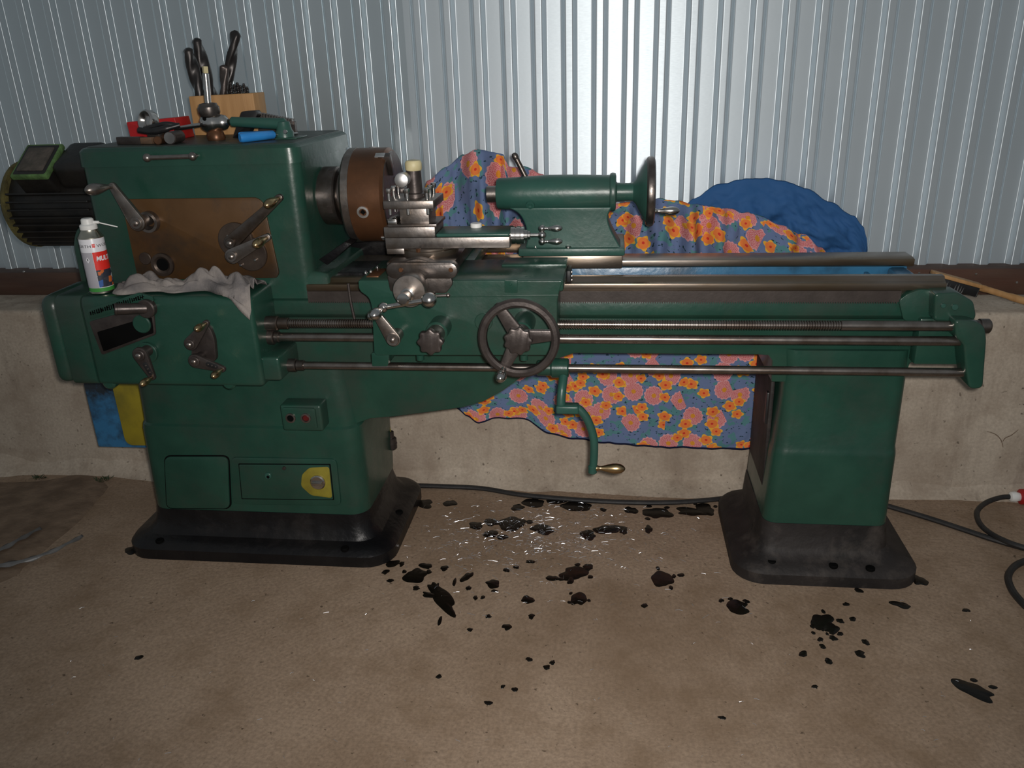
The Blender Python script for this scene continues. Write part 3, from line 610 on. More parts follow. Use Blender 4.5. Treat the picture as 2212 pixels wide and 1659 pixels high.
# --- feed gearbox
gx0, gx1 = -1.466, -0.966
gz0, gz1 = 0.628, 0.889
gb = green('feed_gearbox', prism(rpoly([(YG, gz0), (YG, gz1), (0.10, gz1+0.004), (0.10, gz0)], [0.016, 0.024, 0, 0]), gx0, gx1, 'x', 0.014, 3, 50), angle=40)
obj('end_cover', prism(rpoly([(YG+0.004, gz0-0.002), (YG+0.004, gz1), (0.14, gz1+0.004), (0.14, gz0-0.002)], [0.02, 0.03, 0, 0]), -1.545, gx0-0.002, 'x', 0.004, 2, 50), M_green, gb)
obj('end_cover', prism(rpoly([(YG+0.006, gz0), (YG+0.006, gz1-0.002), (0.14, gz1), (0.14, gz0)], [0.03, 0.04, 0, 0]), -1.598, -1.547, 'x', 0.022, 4, 50), M_green, gb)
obj('cover_nut', cyl((-1.596, 0.0, 0.765), (-1.622, 0.0, 0.765), 0.014, 16, 0.004), M_green, gb)
for px in (495, 236):
    q = A(px, 830, YG+0.01); obj('lug', rev([(0, 0.02), (0.02, 0.02), (0.026, 0.014)], (q.x, YG+0.03, q.z+0.004), (0, -1, 0), 24), M_green, gb)
step = obj('step_block', box(-0.995, -0.918, -0.045, 0.10, 0.642, 0.712, 0.008, 3), M_green, gb)
# lettered plate and tumbler slot
obj('number_plate', prism(rpoly(pxpoly([(190,668),(300,632),(330,640),(333,650),(196,690)], YG), 0.004), YG-0.003, YG+0.004, 'y', 0.001), M_green, gb)
rnd = random.Random(3)
bars = []
for k in range(26):
    t = k/25; px = 196+t*112; py = 677-t*36; q = A(px, py, YG-0.003); h = rnd.uniform(0.004, 0.0075); w = rnd.uniform(0.0009, 0.002)
    bars.append(box(q.x-w, q.x+w, YG-0.0042, YG-0.002, q.z-h, q.z+h, 0, 1))
    if rnd.random() < 0.5: bars.append(box(q.x-w, q.x+0.0045, YG-0.0042, YG-0.002, q.z+(h-0.002)*rnd.choice((-1, 0, 1))-0.001, q.z+(h-0.002)*rnd.choice((-1, 0, 1))+0.0012, 0, 1))
obj('worn_lettering', join(*bars), M_hole, gb, smooth=False)
slotf = obj('selector_frame', prism(rpoly(pxpoly([(194,694),(318,660),(334,676),(338,722),(222,766)], YG), 0.008), YG-0.005, YG+0.004, 'y', 0.002), M_iron, gb)
obj('selector_slot', prism(rpoly(pxpoly([(212,716),(300,690),(330,684),(334,718),(226,758)], YG), 0.004), YG-0.0058, YG, 'y', 0.0004), M_hole, gb)
q = A(310, 698, YG); obj('selector_dial', cyl((q.x, YG-0.004, q.z), (q.x, YG-0.013, q.z), 0.026, 28, 0.003), M_green, gb)
a, b = A(318, 666, YG-0.006), A(247, 668, YG-0.05)
tum = obj('tumbler_handle', join(cyl(a+Vector((0.0, 0.03, 0)), a+Vector((0, -0.012, 0)), 0.026, 24, 0.003), cyl(a, b, 0.0155, 22, 0.002), cyl(b-(b-a)*0.10, b, 0.0165, 22, 0.002)), M_iron, lathe)
disc(321, 760, YG, 0.030, 0.012, M_green, gb, 'boss')
lv = lever('feed_lever', (304, 766), (330, 814), YG, YG-0.048, 0.022, 0.009, 0.056, 0.0105, M_iron, M_brass, 0.012)
q0, q1 = A(314, 788, YG-0.054), A(325, 806, YG-0.054)
obj('index_plate', slot(q0, q1, 0.0075, 0.0065, YG-0.0552, YG-0.052, 0.0006), M_blackp, lv)
for k in (0.1, 0.5, 0.9):
    q = q0.lerp(q1, k); obj('index_mark', cyl((q.x, YG-0.0548, q.z), (q.x, YG-0.0558, q.z), 0.0024, 8, 0.0002), M_steel, lv)
sec = [A(418,752,YG), A(440,694,YG), A(458,704,YG), A(468,730,YG), A(472,775,YG), A(440,790,YG), A(418,782,YG)]
obj('lever_sector', prism(rpoly([(v.x, v.z) for v in sec], 0.012), YG-0.014, YG+0.004, 'y', 0.003), M_iron, gb)
lever('feed_lever', (413, 742), (446, 698), YG, YG-0.040, 0.019, 0.009, 0.056, 0.0105, M_iron, M_brass, 0.012)
lv = lever('feed_lever', (423, 779), (481, 797), YG, YG-0.048, 0.020, 0.009, 0.056, 0.0105, M_iron, M_brass, 0.012)
q0, q1 = A(450, 787, YG-0.054), A(466, 792, YG-0.054)
obj('index_plate', slot(q0, q1, 0.007, 0.0065, YG-0.0552, YG-0.052, 0.0006), M_blackp, lv)
for k in (0.0, 0.5, 1.0):
    q = q0.lerp(q1, k); obj('index_mark', cyl((q.x, YG-0.0548, q.z), (q.x, YG-0.0558, q.z), 0.0022, 8, 0.0002), M_steel, lv)

# --- leadscrew, feed rod, control rod
zL, zF, zC = A(1300, 701, YR).z, A(1300, 732, YR).z, A(1300, 796, YR).z
xa, xb, xc, xd = gx1-0.01, A(612, 700, YR).x, A(1815, 705, YR).x, A(2062, 712, YR).x
R0 = 0.0135
pr = [(0, R0), (xb-xa, R0)]; x_ = xb-xa; th = 0.0066
while x_ < xc-xa:
    pr += [(x_+th*0.12, R0), (x_+th*0.3, R0-0.0032), (x_+th*0.62, R0-0.0032), (x_+th*0.8, R0)]; x_ += th
pr += [(xc-xa+0.004, R0), (xd-xa+0.05, R0)]
ls = obj('leadscrew', rev(pr, (xa, YR, zL), (1, 0, 0), 18), M_rod, lathe, angle=25)
obj('collar', join(cyl((xa-0.01, YR, zL), (xa+0.045, YR, zL), 0.021, 24, 0.003), cyl((xa+0.045, YR, zL), (xa+0.075, YR, zL), 0.0165, 24)), M_dsteel, ls)
fr = obj('feed_rod', cyl((xa-0.02, YR, zF), (xd+0.06, YR, zF), 0.0125, 24), M_rod, lathe)
obj('collar', join(cyl((xa-0.02, YR, zF), (xa+0.028, YR, zF), 0.0225, 24, 0.003), cyl((xa+0.028, YR, zF), (xa+0.042, YR, zF), 0.016, 24)), M_dsteel, fr)
cr = obj('control_rod', cyl((-0.93, YR, zC), (xd+0.06, YR, zC), 0.0115, 24), M_rod, lathe)
obj('collar', join(cyl((-0.925, YR, zC), (-0.895, YR, zC), 0.0195, 24, 0.002), cyl((-0.895, YR, zC), (-0.872, YR, zC), 0.0155, 24, 0.002)), M_dsteel, cr)

# --- end bracket at the right
Yb = 0.0
brk = green('end_bracket', join(
    prism(rpoly(pxpoly([(2020,634),(2070,632),(2104,652),(2110,684),(2098,702),(2058,696),(2018,694)], 0.03), 0.010), 0.03, 0.10, 'y', 0.006, 3, 50),
    prism(rpoly(pxpoly([(2058,688),(2100,690),(2124,702),(2128,730),(2120,836),(2090,838),(2082,790),(2078,740),(2062,728)], Yb), 0.014), Yb-0.012, 0.062, 'y', 0.014, 3, 50),
    box(0.80, A(2088, 760, 0.06).x, 0.055, 0.10, A(2030, 788, 0.055).z, 0.80, 0.005)))
obj('bracket_screw', cyl((A(2037,660,0.03).x, 0.031, A(2037,660,0.03).z), (A(2037,660,0.03).x, 0.024, A(2037,660,0.03).z), 0.006, 14), M_greenl, brk)
obj('bracket_screw', cyl((A(2062,663,0.03).x, 0.031, A(2062,663,0.03).z), (A(2062,663,0.03).x, 0.024, A(2062,663,0.03).z), 0.008, 14), M_greenl, brk)
q = A(2112, 712, YR); obj('end_nut', rev([(0, 0.0155), (0.012, 0.0155), (0.012, 0.019), (0.034, 0.019), (0.038, 0.015)], (q.x-0.01, YR, zL), (1, 0, 0), 24), M_dsteel, brk)

# --- spindle nose and chuck
nose = obj('spindle_nose', rev([(0, 0.074), (0.010, 0.074), (0.012, 0.0835), (0.054, 0.0835), (0.058, 0.080), (0.058, 0.058), (0.065, 0.058), (0.065, 0.0715), (0.090, 0.0715), (0.092, 0.066)], (hr-0.005, AX, AZ), (1, 0, 0), 48), M_dsteel, lathe)
for t in (20, 110, 200, 290):
    bm = box(hr+0.03, hr+0.045, AX-0.012, AX+0.012, AZ+0.078, AZ+0.0835, 0.001, 1); rot(bm, (0, AX, AZ), 'X', t); obj('nose_slot', bm, M_iron, nose)
cx0, cx1, CR = -0.757, -0.629, 0.134
ch = obj('chuck', rev([(0, 0.09), (0, CR-0.006), (0.006, CR), (0.026, CR), (0.0265, CR-0.001)], (cx0, AX, AZ), (1, 0, 0), 72), M_steel, lathe)
lab(ch, 'brown tarnished lathe chuck')
obj('chuck_body', rev([(0.0265, 0.05), (0.0265, CR-0.001), (0.117, CR-0.001), (0.125, CR-0.009), (0.125, 0.045), (0.095, 0.04)], (cx0, AX, AZ), (1, 0, 0), 72), M_rust, ch)
obj('chuck_face', rev([(0.1245, 0.124), (0.1275, 0.122), (0.1285, 0.05), (0.11, 0.036)], (cx0, AX, AZ), (1, 0, 0), 72), M_dsteel, ch)
q = A(787, 443, 0.14); ang = math.atan2(q.z-AZ, -(0.14-AX))
for k in range(3):
    t = math.degrees(0.0)+(-12)+120*k
    d = Vector((0, -math.cos(math.radians(t)), math.sin(math.radians(t)))); o = Vector((cx0+0.066, AX, AZ))+d*(CR-0.003)
    obj('key_socket', rev([(0, 0.0175), (0.0045, 0.0168), (0.005, 0.011), (0.0005, 0.0095)], o, d, 28), M_satin, ch)
    obj('square_hole', cyl(o, o+d*0.002, 0.0085, 4, 0.0003), M_hole, ch)
for k in range(3):
    t = 62+120*k; d = Vector((0, -math.cos(math.radians(t)), math.sin(math.radians(t))))
    e = Vector((0, math.sin(math.radians(t)), math.cos(math.radians(t))))
    bm = bmesh.new(); bmesh.ops.create_cube(bm, size=1)
    Mx = Matrix(((1, 0, 0), (0, d.y, e.y), (0, d.z, e.z)))
    for v in bm.verts:
        l = Vector((v.co.x*0.026, v.co.y*0.062, v.co.z*0.022)); v.co = Vector((cx1-0.006, AX, AZ)) + Vector((l.x*1.3, 0, 0)) + d*(0.104+l.y) + e*l.z
    fix(bm); bev(bm, 0.002); obj('jaw', bm, M_dsteel, ch)
    bm = bmesh.new(); bmesh.ops.create_cube(bm, size=1)
    for v in bm.verts:
        l = Vector((v.co.x*0.028, v.co.y*0.012, v.co.z*0.020)); v.co = Vector((cx1-0.018, AX, AZ)) + Vector((l.x, 0, 0)) + d*(0.1295+l.y) + e*l.z
    fix(bm); bev(bm, 0.001); obj('jaw_end', bm, M_satin, ch)
# dark splash channel between headstock and chuck
bm = prism([(0.10, 0.0), (0.10, 0.012), (0.30, 0.012), (0.30, 0.0)], -0.835, -0.72, 'x', 0.002)
obj('bed_gap_plate', join(box(-0.868, -0.66, 0.166, 0.325, 0.86, 0.90, 0.003), prism(pxpoly([(690,560),(745,522),(760,527),(708,572)], 0.14), 0.135, 0.20, 'y', 0.002)), M_black, lathe)
obj('dark_gap_filler', box(-0.835, -0.60, 0.43, 0.438, 0.87, 1.0, 0.003), M_black, lathe)  # added black panel, no lathe part: stands in for darkness below the chuck

# --- carriage: saddle, apron
ZS = 0.936
ap = [(773,603),(775,628),(797,643),(803,665),(808,768),(1203,768),(1204,650),(1208,628),(1217,604)]
app = [(x, min(z, ZS-0.002)) for x, z in pxpoly(ap, YA)]
apron = green('apron', prism(rpoly(app, [0.004, 0.012, 0.012, 0.01, 0.012, 0.012, 0.006, 0.012, 0.01]), YA, 0.074, 'y', 0.009, 3, 50), angle=40)
sx0, sx1 = app[0][0], app[-1][0]
sad = green('saddle', join(box(sx0, sx1, YA+0.002, 0.175, 0.904, ZS, 0.006, 2), box(-0.60, -0.39, 0.15, 0.44, 0.904, ZS-0.002, 0.004), box(-0.30, sx1, 0.085, 0.172, ZS-0.004, ZS+0.006, 0.003)), angle=40)
obj('rear_guide', box(-0.46, -0.275, 0.43, 0.455, 0.9, 0.952, 0.003), M_way, sad)
obj('way_wiper', box(sx1, sx1+0.012, 0.078, 0.15, 0.893, 0.925, 0.003), M_rubber, sad)
for dz in (0, 0.011, 0.022): obj('wiper_screw', cyl((sx1+0.012, 0.09, 0.897+dz), (sx1+0.016, 0.09, 0.897+dz), 0.0035, 10, 0.0008), M_bsteel, sad)
for px, py in ((801, 586), (815, 577), (790, 588)):
    q = G(px, py, ZS+0.002); obj('oil_nipple', rev([(0, 0.0055), (0.004, 0.005), (0.007, 0.002), (0.0075, 0)], (q.x, q.y, ZS-0.001), (0, 0, 1), 14), M_bsteel, sad)
obj('oil_plate', box(-0.648, -0.615, -0.03, 0.06, ZS-0.002, ZS+0.0025, 0.001), M_rust, sad)
obj('leg', prism(rpoly(pxpoly([(803,762),(842,762),(838,790),(805,790)], YA+0.01), 0.004), YA+0.006, 0.04, 'y', 0.004), M_green, apron)
for px in (908, 1132):
    q = A(px, 772, YA+0.03); obj('drain_plug', cyl((q.x, YA+0.03, q.z+0.008), (q.x, YA+0.03, q.z-0.008), 0.011, 14), M_green, apron)
frontplate('name_pad', [(1090,605),(1118,605),(1118,633),(1090,632)], YA, 0.0018, 0.002, M_green, apron)
q = A(1103, 613, YA); obj('pad_screw', cyl((q.x, YA, q.z), (q.x, YA-0.004, q.z), 0.004, 12, 0.001), M_green, apron)
q = A(1045, 695, YA); obj('inspection_cover', cyl((q.x, YA+0.004, q.z), (q.x, YA-0.005, q.z), 0.024, 28, 0.002), M_green, apron)
frontplate('seam_lip', [(806,641),(1206,637),(1206,640),(806,644)], YA, 0.0012, 0.0005, M_green, apron, 0.0004)

a, b = A(752, 612, 0.06), A(766, 690, 0.06); obj('oil_drip_pipe', tube(spline([a, (a+b)/2+Vector((-0.002, 0, 0)), b]), 0.0042, 8), M_iron, sad)
# star knob of the feed clutch
b0 = A(953, 690, YA); s0 = A(931, 737, -0.19)
fk = obj('star_knob', star((s0.x, 0, s0.z), 0.0315, -0.203, -0.180, 8, 0.085, 0.005), M_iron, lathe)
obj('stem', cyl((s0.x, -0.12, s0.z), (s0.x, -0.18, s0.z), 0.0235, 28, 0.003), M_steel, fk)
obj('sleeve', cyl((s0.x, YA+0.004, s0.z), (s0.x, -0.125, s0.z), 0.0285, 28, 0.004), M_green, fk)

# carriage handwheel
hc = A(1121, 731, -0.205); HR = 0.0985
hw = obj('carriage_handwheel', rev([(-0.010, HR-0.017), (-0.012, HR-0.010), (-0.010, HR-0.002), (-0.003, HR+0.002), (0.005, HR+0.002), (0.011, HR-0.003), (0.012, HR-0.012), (0.008, HR-0.018), (-0.004, HR-0.0195), (-0.010, HR-0.017)], (hc.x, hc.y, hc.z), (0, -1, 0), 72), M_iron, lathe)
for t in (122, 4, 243):
    d = Vector((math.cos(math.radians(t)), 0, math.sin(math.radians(t)))); obj('spoke', slot(hc+d*0.018, hc+d*(HR-0.010), 0.019, 0.013, hc.y+0.002, hc.y+0.016, 0.004), M_iron, hw)
obj('hub', cyl((hc.x, hc.y+0.040, hc.z), (hc.x, hc.y-0.004, hc.z), 0.026, 28, 0.004), M_iron, hw)
obj('sleeve', cyl((hc.x, YA+0.004, hc.z), (hc.x, hc.y+0.038, hc.z), 0.0285, 28, 0.004), M_green, hw)
obj('clamp_star', star((hc.x, 0, hc.z), 0.0335, hc.y-0.026, hc.y-0.006, 9, 0.07, 0.005), M_iron, hw)
d = Vector((math.cos(math.radians(243)), 0, math.sin(math.radians(243)))); e = hc+d*(HR-0.012)
obj('grip', grip((e.x, hc.y-0.008, e.z), (0, -1, 0), 0.075, 0.0135), M_bsteel, hw)

# half-nut lever
lever('half_nut_lever', (850, 732), (811, 674), YA, -0.105, 0.020, 0.010, 0.045, 0.0125, M_steel, M_bsteel, 0.012, 0.017)

# cross slide with dial and ball crank
cs = obj('cross_slide', join(box(-0.600, -0.415, 0.005, 0.42, ZS, 0.968, 0.004), box(-0.585, -0.43, -0.045, 0.06, 0.90, 0.952, 0.006)), M_dsteel, lathe)
s1, s2 = A(853, 583, -0.068), A(972, 583, -0.068)
cp = obj('cross_slide_end_plate', slot(s1, s2, 0.0215, 0.0215, -0.078, -0.044, 0.004), M_dsteel, lathe)
obj('plate_hump', prism(rpoly(pxpoly([(848,590),(868,566),(900,558),(935,566),(948,590)], -0.06), 0.012), -0.066, -0.03, 'y', 0.003), M_dsteel, cp)
obj('lower_block', prism(rpoly(pxpoly([(838,592),(975,592),(980,612),(965,632),(845,628)], -0.06), 0.008), -0.072, -0.05, 'y', 0.003), M_dsteel, cp)
for px in (866, 974):
    q = A(px, 583, -0.078); obj('plate_screw', cyl((q.x, -0.077, q.z), (q.x, -0.081, q.z), 0.006, 12, 0.001), M_rust, cp)
dc = A(883, 630, -0.145)
dial = obj('cross_slide_dial', rev([(0, 0.034), (0.004, 0.036), (0.03, 0.036), (0.032, 0.040), (0.068, 0.0425), (0.072, 0.0405), (0.073, 0.020), (0.0735, 0)], (dc.x, -0.072, dc.z), (0, -1, 0), 48), M_steel, lathe)
hb_ = A(877, 654, -0.19)
obj('dial_hub', rev([(0, 0.017), (0.02, 0.017), (0.022, 0.013), (0.045, 0.012), (0.047, 0.0155), (0.062, 0.0155), (0.066, 0.011), (0.067, 0.0)], (dc.x, -0.143, dc.z-0.004), (0, -1, 0), 28), M_bsteel, dial)
hb2 = Vector((dc.x, -0.196, dc.z-0.004)); rb = A(927, 648, -0.196); lb = A(828, 664, -0.196)
ck = obj('ball_crank', cyl(lb, rb, 0.0062, 16), M_bsteel, lathe)
obj('crank_ball', ball(rb, 0.0195, 24), M_bsteel, ck); obj('crank_knuckle', ball(lb, 0.0125, 18), M_bsteel, ck)
obj('crank_grip', grip(lb, (-0.12, -1, -0.05), 0.07, 0.0145), M_bsteel, ck)
a, b = A(930, 640, -0.085), A(968, 638, -0.085); obj('oil_pipe', join(cyl(a, b, 0.004, 12), ball(b, 0.006, 12), cyl(a+Vector((0.004, 0.03, 0)), a+Vector((0.004, 0, 0)), 0.005, 12)), M_steel, apron)

# compound slide
YC_ = 0.07
cb = A(927, 545, 0.14)
sw = obj('swivel_base', rev([(0, 0.078), (0.006, 0.080), (0.016, 0.080), (0.018, 0.074), (0.022, 0.074)], (-0.505, 0.125, 0.968), (0, 0, 1), 56), M_way, lathe)
q = A(913, 540, 0.05); obj('swivel_bolt', cyl((-0.522, 0.055, 0.975), (-0.522, 0.055, 0.994), 0.0065, 6, 0.001), M_rust, sw)
cx_a, cx_b, cx_m = A(832, 520, YC_).x, A(1101, 520, YC_).x, A(940, 500, YC_).x
zc0, zc1, zc2 = 0.990, 1.0205, 1.050
comp = obj('compound_slide', join(box(cx_a, cx_b, YC_, 0.185, zc0, zc1, 0.002), box(cx_a, cx_a+0.05, YC_+0.004, 0.18, 0.974, zc0+0.002, 0.002)), M_steel, lathe)
obj('top_slide', box(cx_a-0.001, cx_m, YC_-0.002, 0.187, zc1+0.0006, zc2, 0.002), M_steel, comp)
obj('slide_cover', box(cx_m+0.001, cx_b-0.001, YC_+0.001, 0.184, zc1, zc1+0.010, 0.004, 3), M_greenl, comp)
zr = A(1120, 508, 0.125).z; yr_ = 0.125
obj('screw_collar', rev([(0, 0.0235), (0.012, 0.0235), (0.0125, 0.0215), (0.015, 0.0215), (0.0155, 0.0245), (0.026, 0.0245), (0.0265, 0.0225), (0.029, 0.0225), (0.0295, 0.024), (0.036, 0.023), (0.037, 0.0145), (0.045, 0.0145), (0.046, 0.011), (0.052, 0.011), (0.053, 0.0052), (0.085, 0.0052)], (cx_b-0.002, yr_, zr), (1, 0, 0), 36), M_bsteel, comp)
xk = cx_b+0.083
ck2 = obj('compound_ball_crank', join(ball((xk, yr_, zr), 0.0115, 20), cyl((xk, yr_, zr-0.017), (xk, yr_, zr+0.017), 0.006, 16), ball((xk, yr_, zr+0.018), 0.0095, 18), ball((xk, yr_, zr-0.018), 0.0095, 18)), M_bsteel, lathe)
for s in (1, -1): obj('crank_grip', grip((xk+0.004, yr_, zr+0.018*s), (1, 0, 0), 0.052, 0.0088), M_bsteel, ck2)
# four-way tool post
tx0, tx1 = A(827, 440, 0.05).x, A(936, 440, 0.05).x
tz0, tz1 = A(880, 452, 0.05).z, A(880, 434, 0.05).z
tp = obj('tool_post', box(tx0+0.037, tx1-0.02, 0.075, 0.165, zc2, tz0+0.001, 0.002), M_steel, lathe)
obj('top_plate', box(tx0, tx1, 0.05, 0.19, tz0, tz1, 0.0025), M_steel, tp)
obj('base_plate', box(tx0+0.004, tx1+0.002, 0.062, 0.187, zc2, zc2+0.008, 0.0015), M_dsteel, tp)
obj('tool_bit', join(box(tx0+0.006, tx0+0.03, 0.06, 0.18, zc2+0.008, zc2+0.020, 0.001), box(tx0+0.006, tx0+0.03, 0.055, 0.18, zc2+0.0205, zc2+0.0235, 0.0008)), M_bsteel, tp)
tzp = tz1
for px, yy in ((837, 0.066), (880, 0.066), (923, 0.066), (845, 0.118), (930, 0.118), (938, 0.168), (852, 0.168), (905, 0.172)):
    x_ = min(max(A(px, 433, yy).x, tx0+0.014), tx1-0.012)
    bt = obj('clamp_bolt', join(cyl((x_, yy, tz0-0.018), (x_, yy, tzp+0.020), 0.0048, 14), rev([(0, 0.0072), (0.002, 0.0078), (0.011, 0.0078), (0.013, 0.006)], (x_, yy, tzp+0.018), (0, 0, 1), 8)), M_bsteel, tp)
tcx, tcy = (tx0+tx1)/2+0.004, 0.122
nut = obj('post_nut', rev([(0, 0.030), (0.010, 0.030), (0.012, 0.021), (0.070, 0.020), (0.074, 0.016)], (tcx, tcy, tz1), (0, 0, 1), 32), M_iron, tp)
obj('nut_cap', rev([(0, 0.020), (0.004, 0.0225), (0.020, 0.0225), (0.026, 0.019), (0.0275, 0.010), (0.0275, 0)], (tcx+0.001, tcy, tz1+0.070), (0, 0, 1), 32), M_cream, tp)
hp = A(868, 389, 0.075)
obj('post_handle', join(rev([(0, 0.013), (0.012, 0.012), (0.014, 0.0175), (0.048, 0.0195), (0.052, 0.018), (0.0555, 0.010), (0.0565, 0)], (hp.x, tcy-0.002, hp.z), (0, -1, 0), 28), cyl((hp.x, tcy-0.004, hp.z), (tcx, tcy, hp.z), 0.013, 20)), M_satin, tp)

# lever for the control rod, hanging at the right of the apron
kb = green('control_lever', join(
    cyl((A(1190, 795, YR).x, YR, zC), (A(1229, 797, YR).x, YR, zC), 0.0275, 28, 0.004),
    cyl((A(1160, 795, YR).x, YR, zC), (A(1192, 795, YR).x, YR, zC), 0.022, 28, 0.003)))
path = [A(1218, 808, YR-0.012), A(1214, 840, -0.02), A(1212, 868, -0.03), A(1214, 880, -0.03), A(1228, 882, -0.03), A(1248, 882, -0.03), A(1268, 905, -0.03), A(1282, 945, -0.03), A(1283, 985, -0.03), A(1280, 1018, -0.03)]
obj('crank_arm', join(tube(spline(path, 6), [0.0125]*6*4+[0.0115]*(6*5+1), 14), box(path[3].x-0.016, path[5].x+0.004, -0.048, -0.014, path[4].z-0.012, path[4].z+0.013, 0.006, 3), cyl(path[-1]+Vector((0, 0, -0.006)), path[-1]+Vector((0, 0, 0.02)), 0.0125, 16, 0.003)), M_greenl, kb)
g0 = A(1283, 1011, -0.03); obj('grip', grip(g0, (1, 0, 0), 0.088, 0.0148), M_brass, kb)

# --- tailstock
tsx0, tsx1 = -0.329, 0.008
tail = obj('tailstock', prism(rpoly(pxpoly([(1098,450),(1122,462),(1136,490),(1139,520),(1134,537),(1348,546),(1334,525),(1318,495),(1311,470),(1322,448)], 0.215), [0.0, 0.03, 0.03, 0.02, 0.0, 0.0, 0.02, 0.03, 0.02, 0]), 0.222, 0.33, 'y', 0.022, 4, 40), M_greenl, lathe, angle=50)
obj('barrel', rev([(0, 0.030), (0.0, 0.041), (0.004, 0.0435), (0.06, 0.046), (0.15, 0.0505), (0.22, 0.050), (0.32, 0.047), (0.3215, 0.0515), (0.328, 0.0535), (0.336, 0.0515), (0.338, 0.044), (0.3382, 0.03)], (tsx0, AX, AZ-0.002), (1, 0, 0), 48), M_greenl, tail)
bpx = [A(x, y, 0.215) for x, y in ((1120, 536), (1348, 545))]
obj('base', box(bpx[0].x, bpx[1].x+0.002, 0.208, 0.42, 0.936, 0.9585, 0.004), M_greenl, tail)
obj('sole', box(bpx[0].x+0.012, bpx[1].x-0.004, 0.212, 0.415, 0.8992, 0.936, 0.003), M_way, tail)
for px, py in ((1157, 533), (1227, 536)):
    q = G(px, py, 0.9595); obj('bolt', rev([(0, 0.0085), (0.005, 0.0085), (0.007, 0.006), (0.0072, 0)], (q.x, max(q.y, 0.218), 0.958), (0, 0, 1), 14), M_bsteel, tail)
obj('quill', rev([(0, 0.015), (-0.004, 0.021), (-0.003+0.0, 0.0225), (0.05, 0.0225)], (tsx0-0.026, AX, AZ-0.002), (1, 0, 0), 32), M_steel, tail)
q = A(1146, 447, 0.225); obj('oil_plug', rev([(0, 0.0125), (0.004, 0.012), (0.0045, 0.006), (0.002, 0.004), (0.002, 0)], (q.x, AX-0.0455, AZ-0.027), (0, -1, -0.5), 24), M_greenl, tail)
a, b = A(1142, 395, 0.30), A(1111, 334, 0.30); cl = obj('clamp_rod', join(cyl(a, b, 0.0075, 16), rev([(0, 0.0075), (0.004, 0.0092), (0.012, 0.0092), (0.018, 0.006), (0.02, 0)], b-(b-a).normalized()*0.014, b-a, 16)), M_dsteel, tail)
nk = obj('tail_neck', rev([(0.0, 0.030), (0.004, 0.026), (0.035, 0.0245), (0.048, 0.026), (0.056, 0.034), (0.068, 0.058), (0.080, 0.080), (0.088, 0.088), (0.094, 0.086), (0.084, 0.060), (0.078, 0.03), (0.085, 0.02), (0.085, 0)], (tsx1, AX, AZ-0.002), (1, 0, 0), 56), M_greenl, tail)
hx = tsx1+0.096
tw = obj('tail_handwheel', rev([(-0.011, 0.083), (-0.012, 0.089), (-0.008, 0.0945), (0.0, 0.0965), (0.008, 0.0945), (0.0115, 0.088), (0.010, 0.082), (0.0, 0.0785), (-0.008, 0.079), (-0.011, 0.083)], (hx, AX, AZ-0.002), (1, 0, 0), 72), M_dsteel, lathe)
q = A(1424, 455, AX-0.05); obj('grip', grip((hx+0.006, AX-0.055, q.z), (1, 0, 0), 0.074, 0.0115), M_bsteel, tw)

# --- connector hanging behind the left pedestal
q = A(846, 952, 0.40)
cg = obj('cable_gland', join(cyl((q.x, 0.40, q.z-0.030), (q.x, 0.40, q.z+0.012), 0.0175, 18, 0.003), cyl((q.x-0.001, 0.40, q.z+0.010), (q.x-0.001, 0.40, q.z+0.036), 0.011, 14, 0.002), cyl((q.x, 0.40, q.z-0.012), (q.x, 0.40, q.z-0.006), 0.0185, 18, 0.001)), M_iron, lathe)
obj('yellow_wire', tube(spline([(q.x-0.001, 0.40, q.z+0.034), (q.x-0.004, 0.40, q.z+0.055), (q.x-0.012, 0.395, q.z+0.085), (q.x-0.010, 0.39, q.z+0.12)]), 0.003, 8), M_yellowl, cg)
obj('gland_arm', cyl((q.x-0.06, 0.40, q.z-0.006), (q.x, 0.40, q.z-0.006), 0.009, 12), M_yellow, cg)

# ================================================================== things standing on the lathe
ZG = gz1+0.003
# --- spray can
cc = G(222, 629, ZG); CRD = 0.0325
can = thing('spray_can', 'white, grey and red aerosol can with white cap and straw', 'spray can', (cc.x, cc.y, ZG))
obj('can_body', rev([(0, 0.029), (0.002, 0.0325), (0.150, 0.0325), (0.153, 0.0318)], (cc.x, cc.y, ZG), (0, 0, 1), 56), M_canwhite, can)
obj('rim', rev([(0, 0.030), (0.001, 0.0333), (0.005, 0.0333), (0.006, 0.0325)], (cc.x, cc.y, ZG), (0, 0, 1), 56), M_tin, can)
obj('shoulder', rev([(0.1525, 0.0335), (0.155, 0.0335), (0.157, 0.031), (0.166, 0.026), (0.172, 0.022), (0.176, 0.022)], (cc.x, cc.y, ZG), (0, 0, 1), 48), M_tin, can)
cap = obj('cap', rev([(0.174, 0.021), (0.176, 0.0225), (0.186, 0.0225), (0.189, 0.020), (0.190, 0.017), (0.202, 0.016), (0.205, 0.013), (0.205, 0)], (cc.x, cc.y, ZG), (0, 0, 1), 36), M_white, can)
vd = (CAM-cc); BA = math.atan2(vd.y, vd.x)            # bearing of the operator's side
def can_pt(phi, h, r): t = BA+phi; return Vector((cc.x+r*math.cos(t), cc.y+r*math.sin(t), ZG+h))
def patch(name, p0, p1, h0, h1, r, m, n=28):
    bm = bmesh.new(); P = []
    for k in range(n+1):
        t = math.radians(p0+(p1-p0)*k/n); P.append([bm.verts.new(can_pt(t, h, rr)) for h, rr in ((h0, 0.0323), (h0, r), (h1, r), (h1, 0.0323))])
    for a, b in zip(P, P[1:]):
        for k in range(3): bm.faces.new((a[k], b[k], b[k+1], a[k+1]))
    bm.faces.new(P[0]); bm.faces.new(P[-1]); return obj(name, fix(bm), m, can)
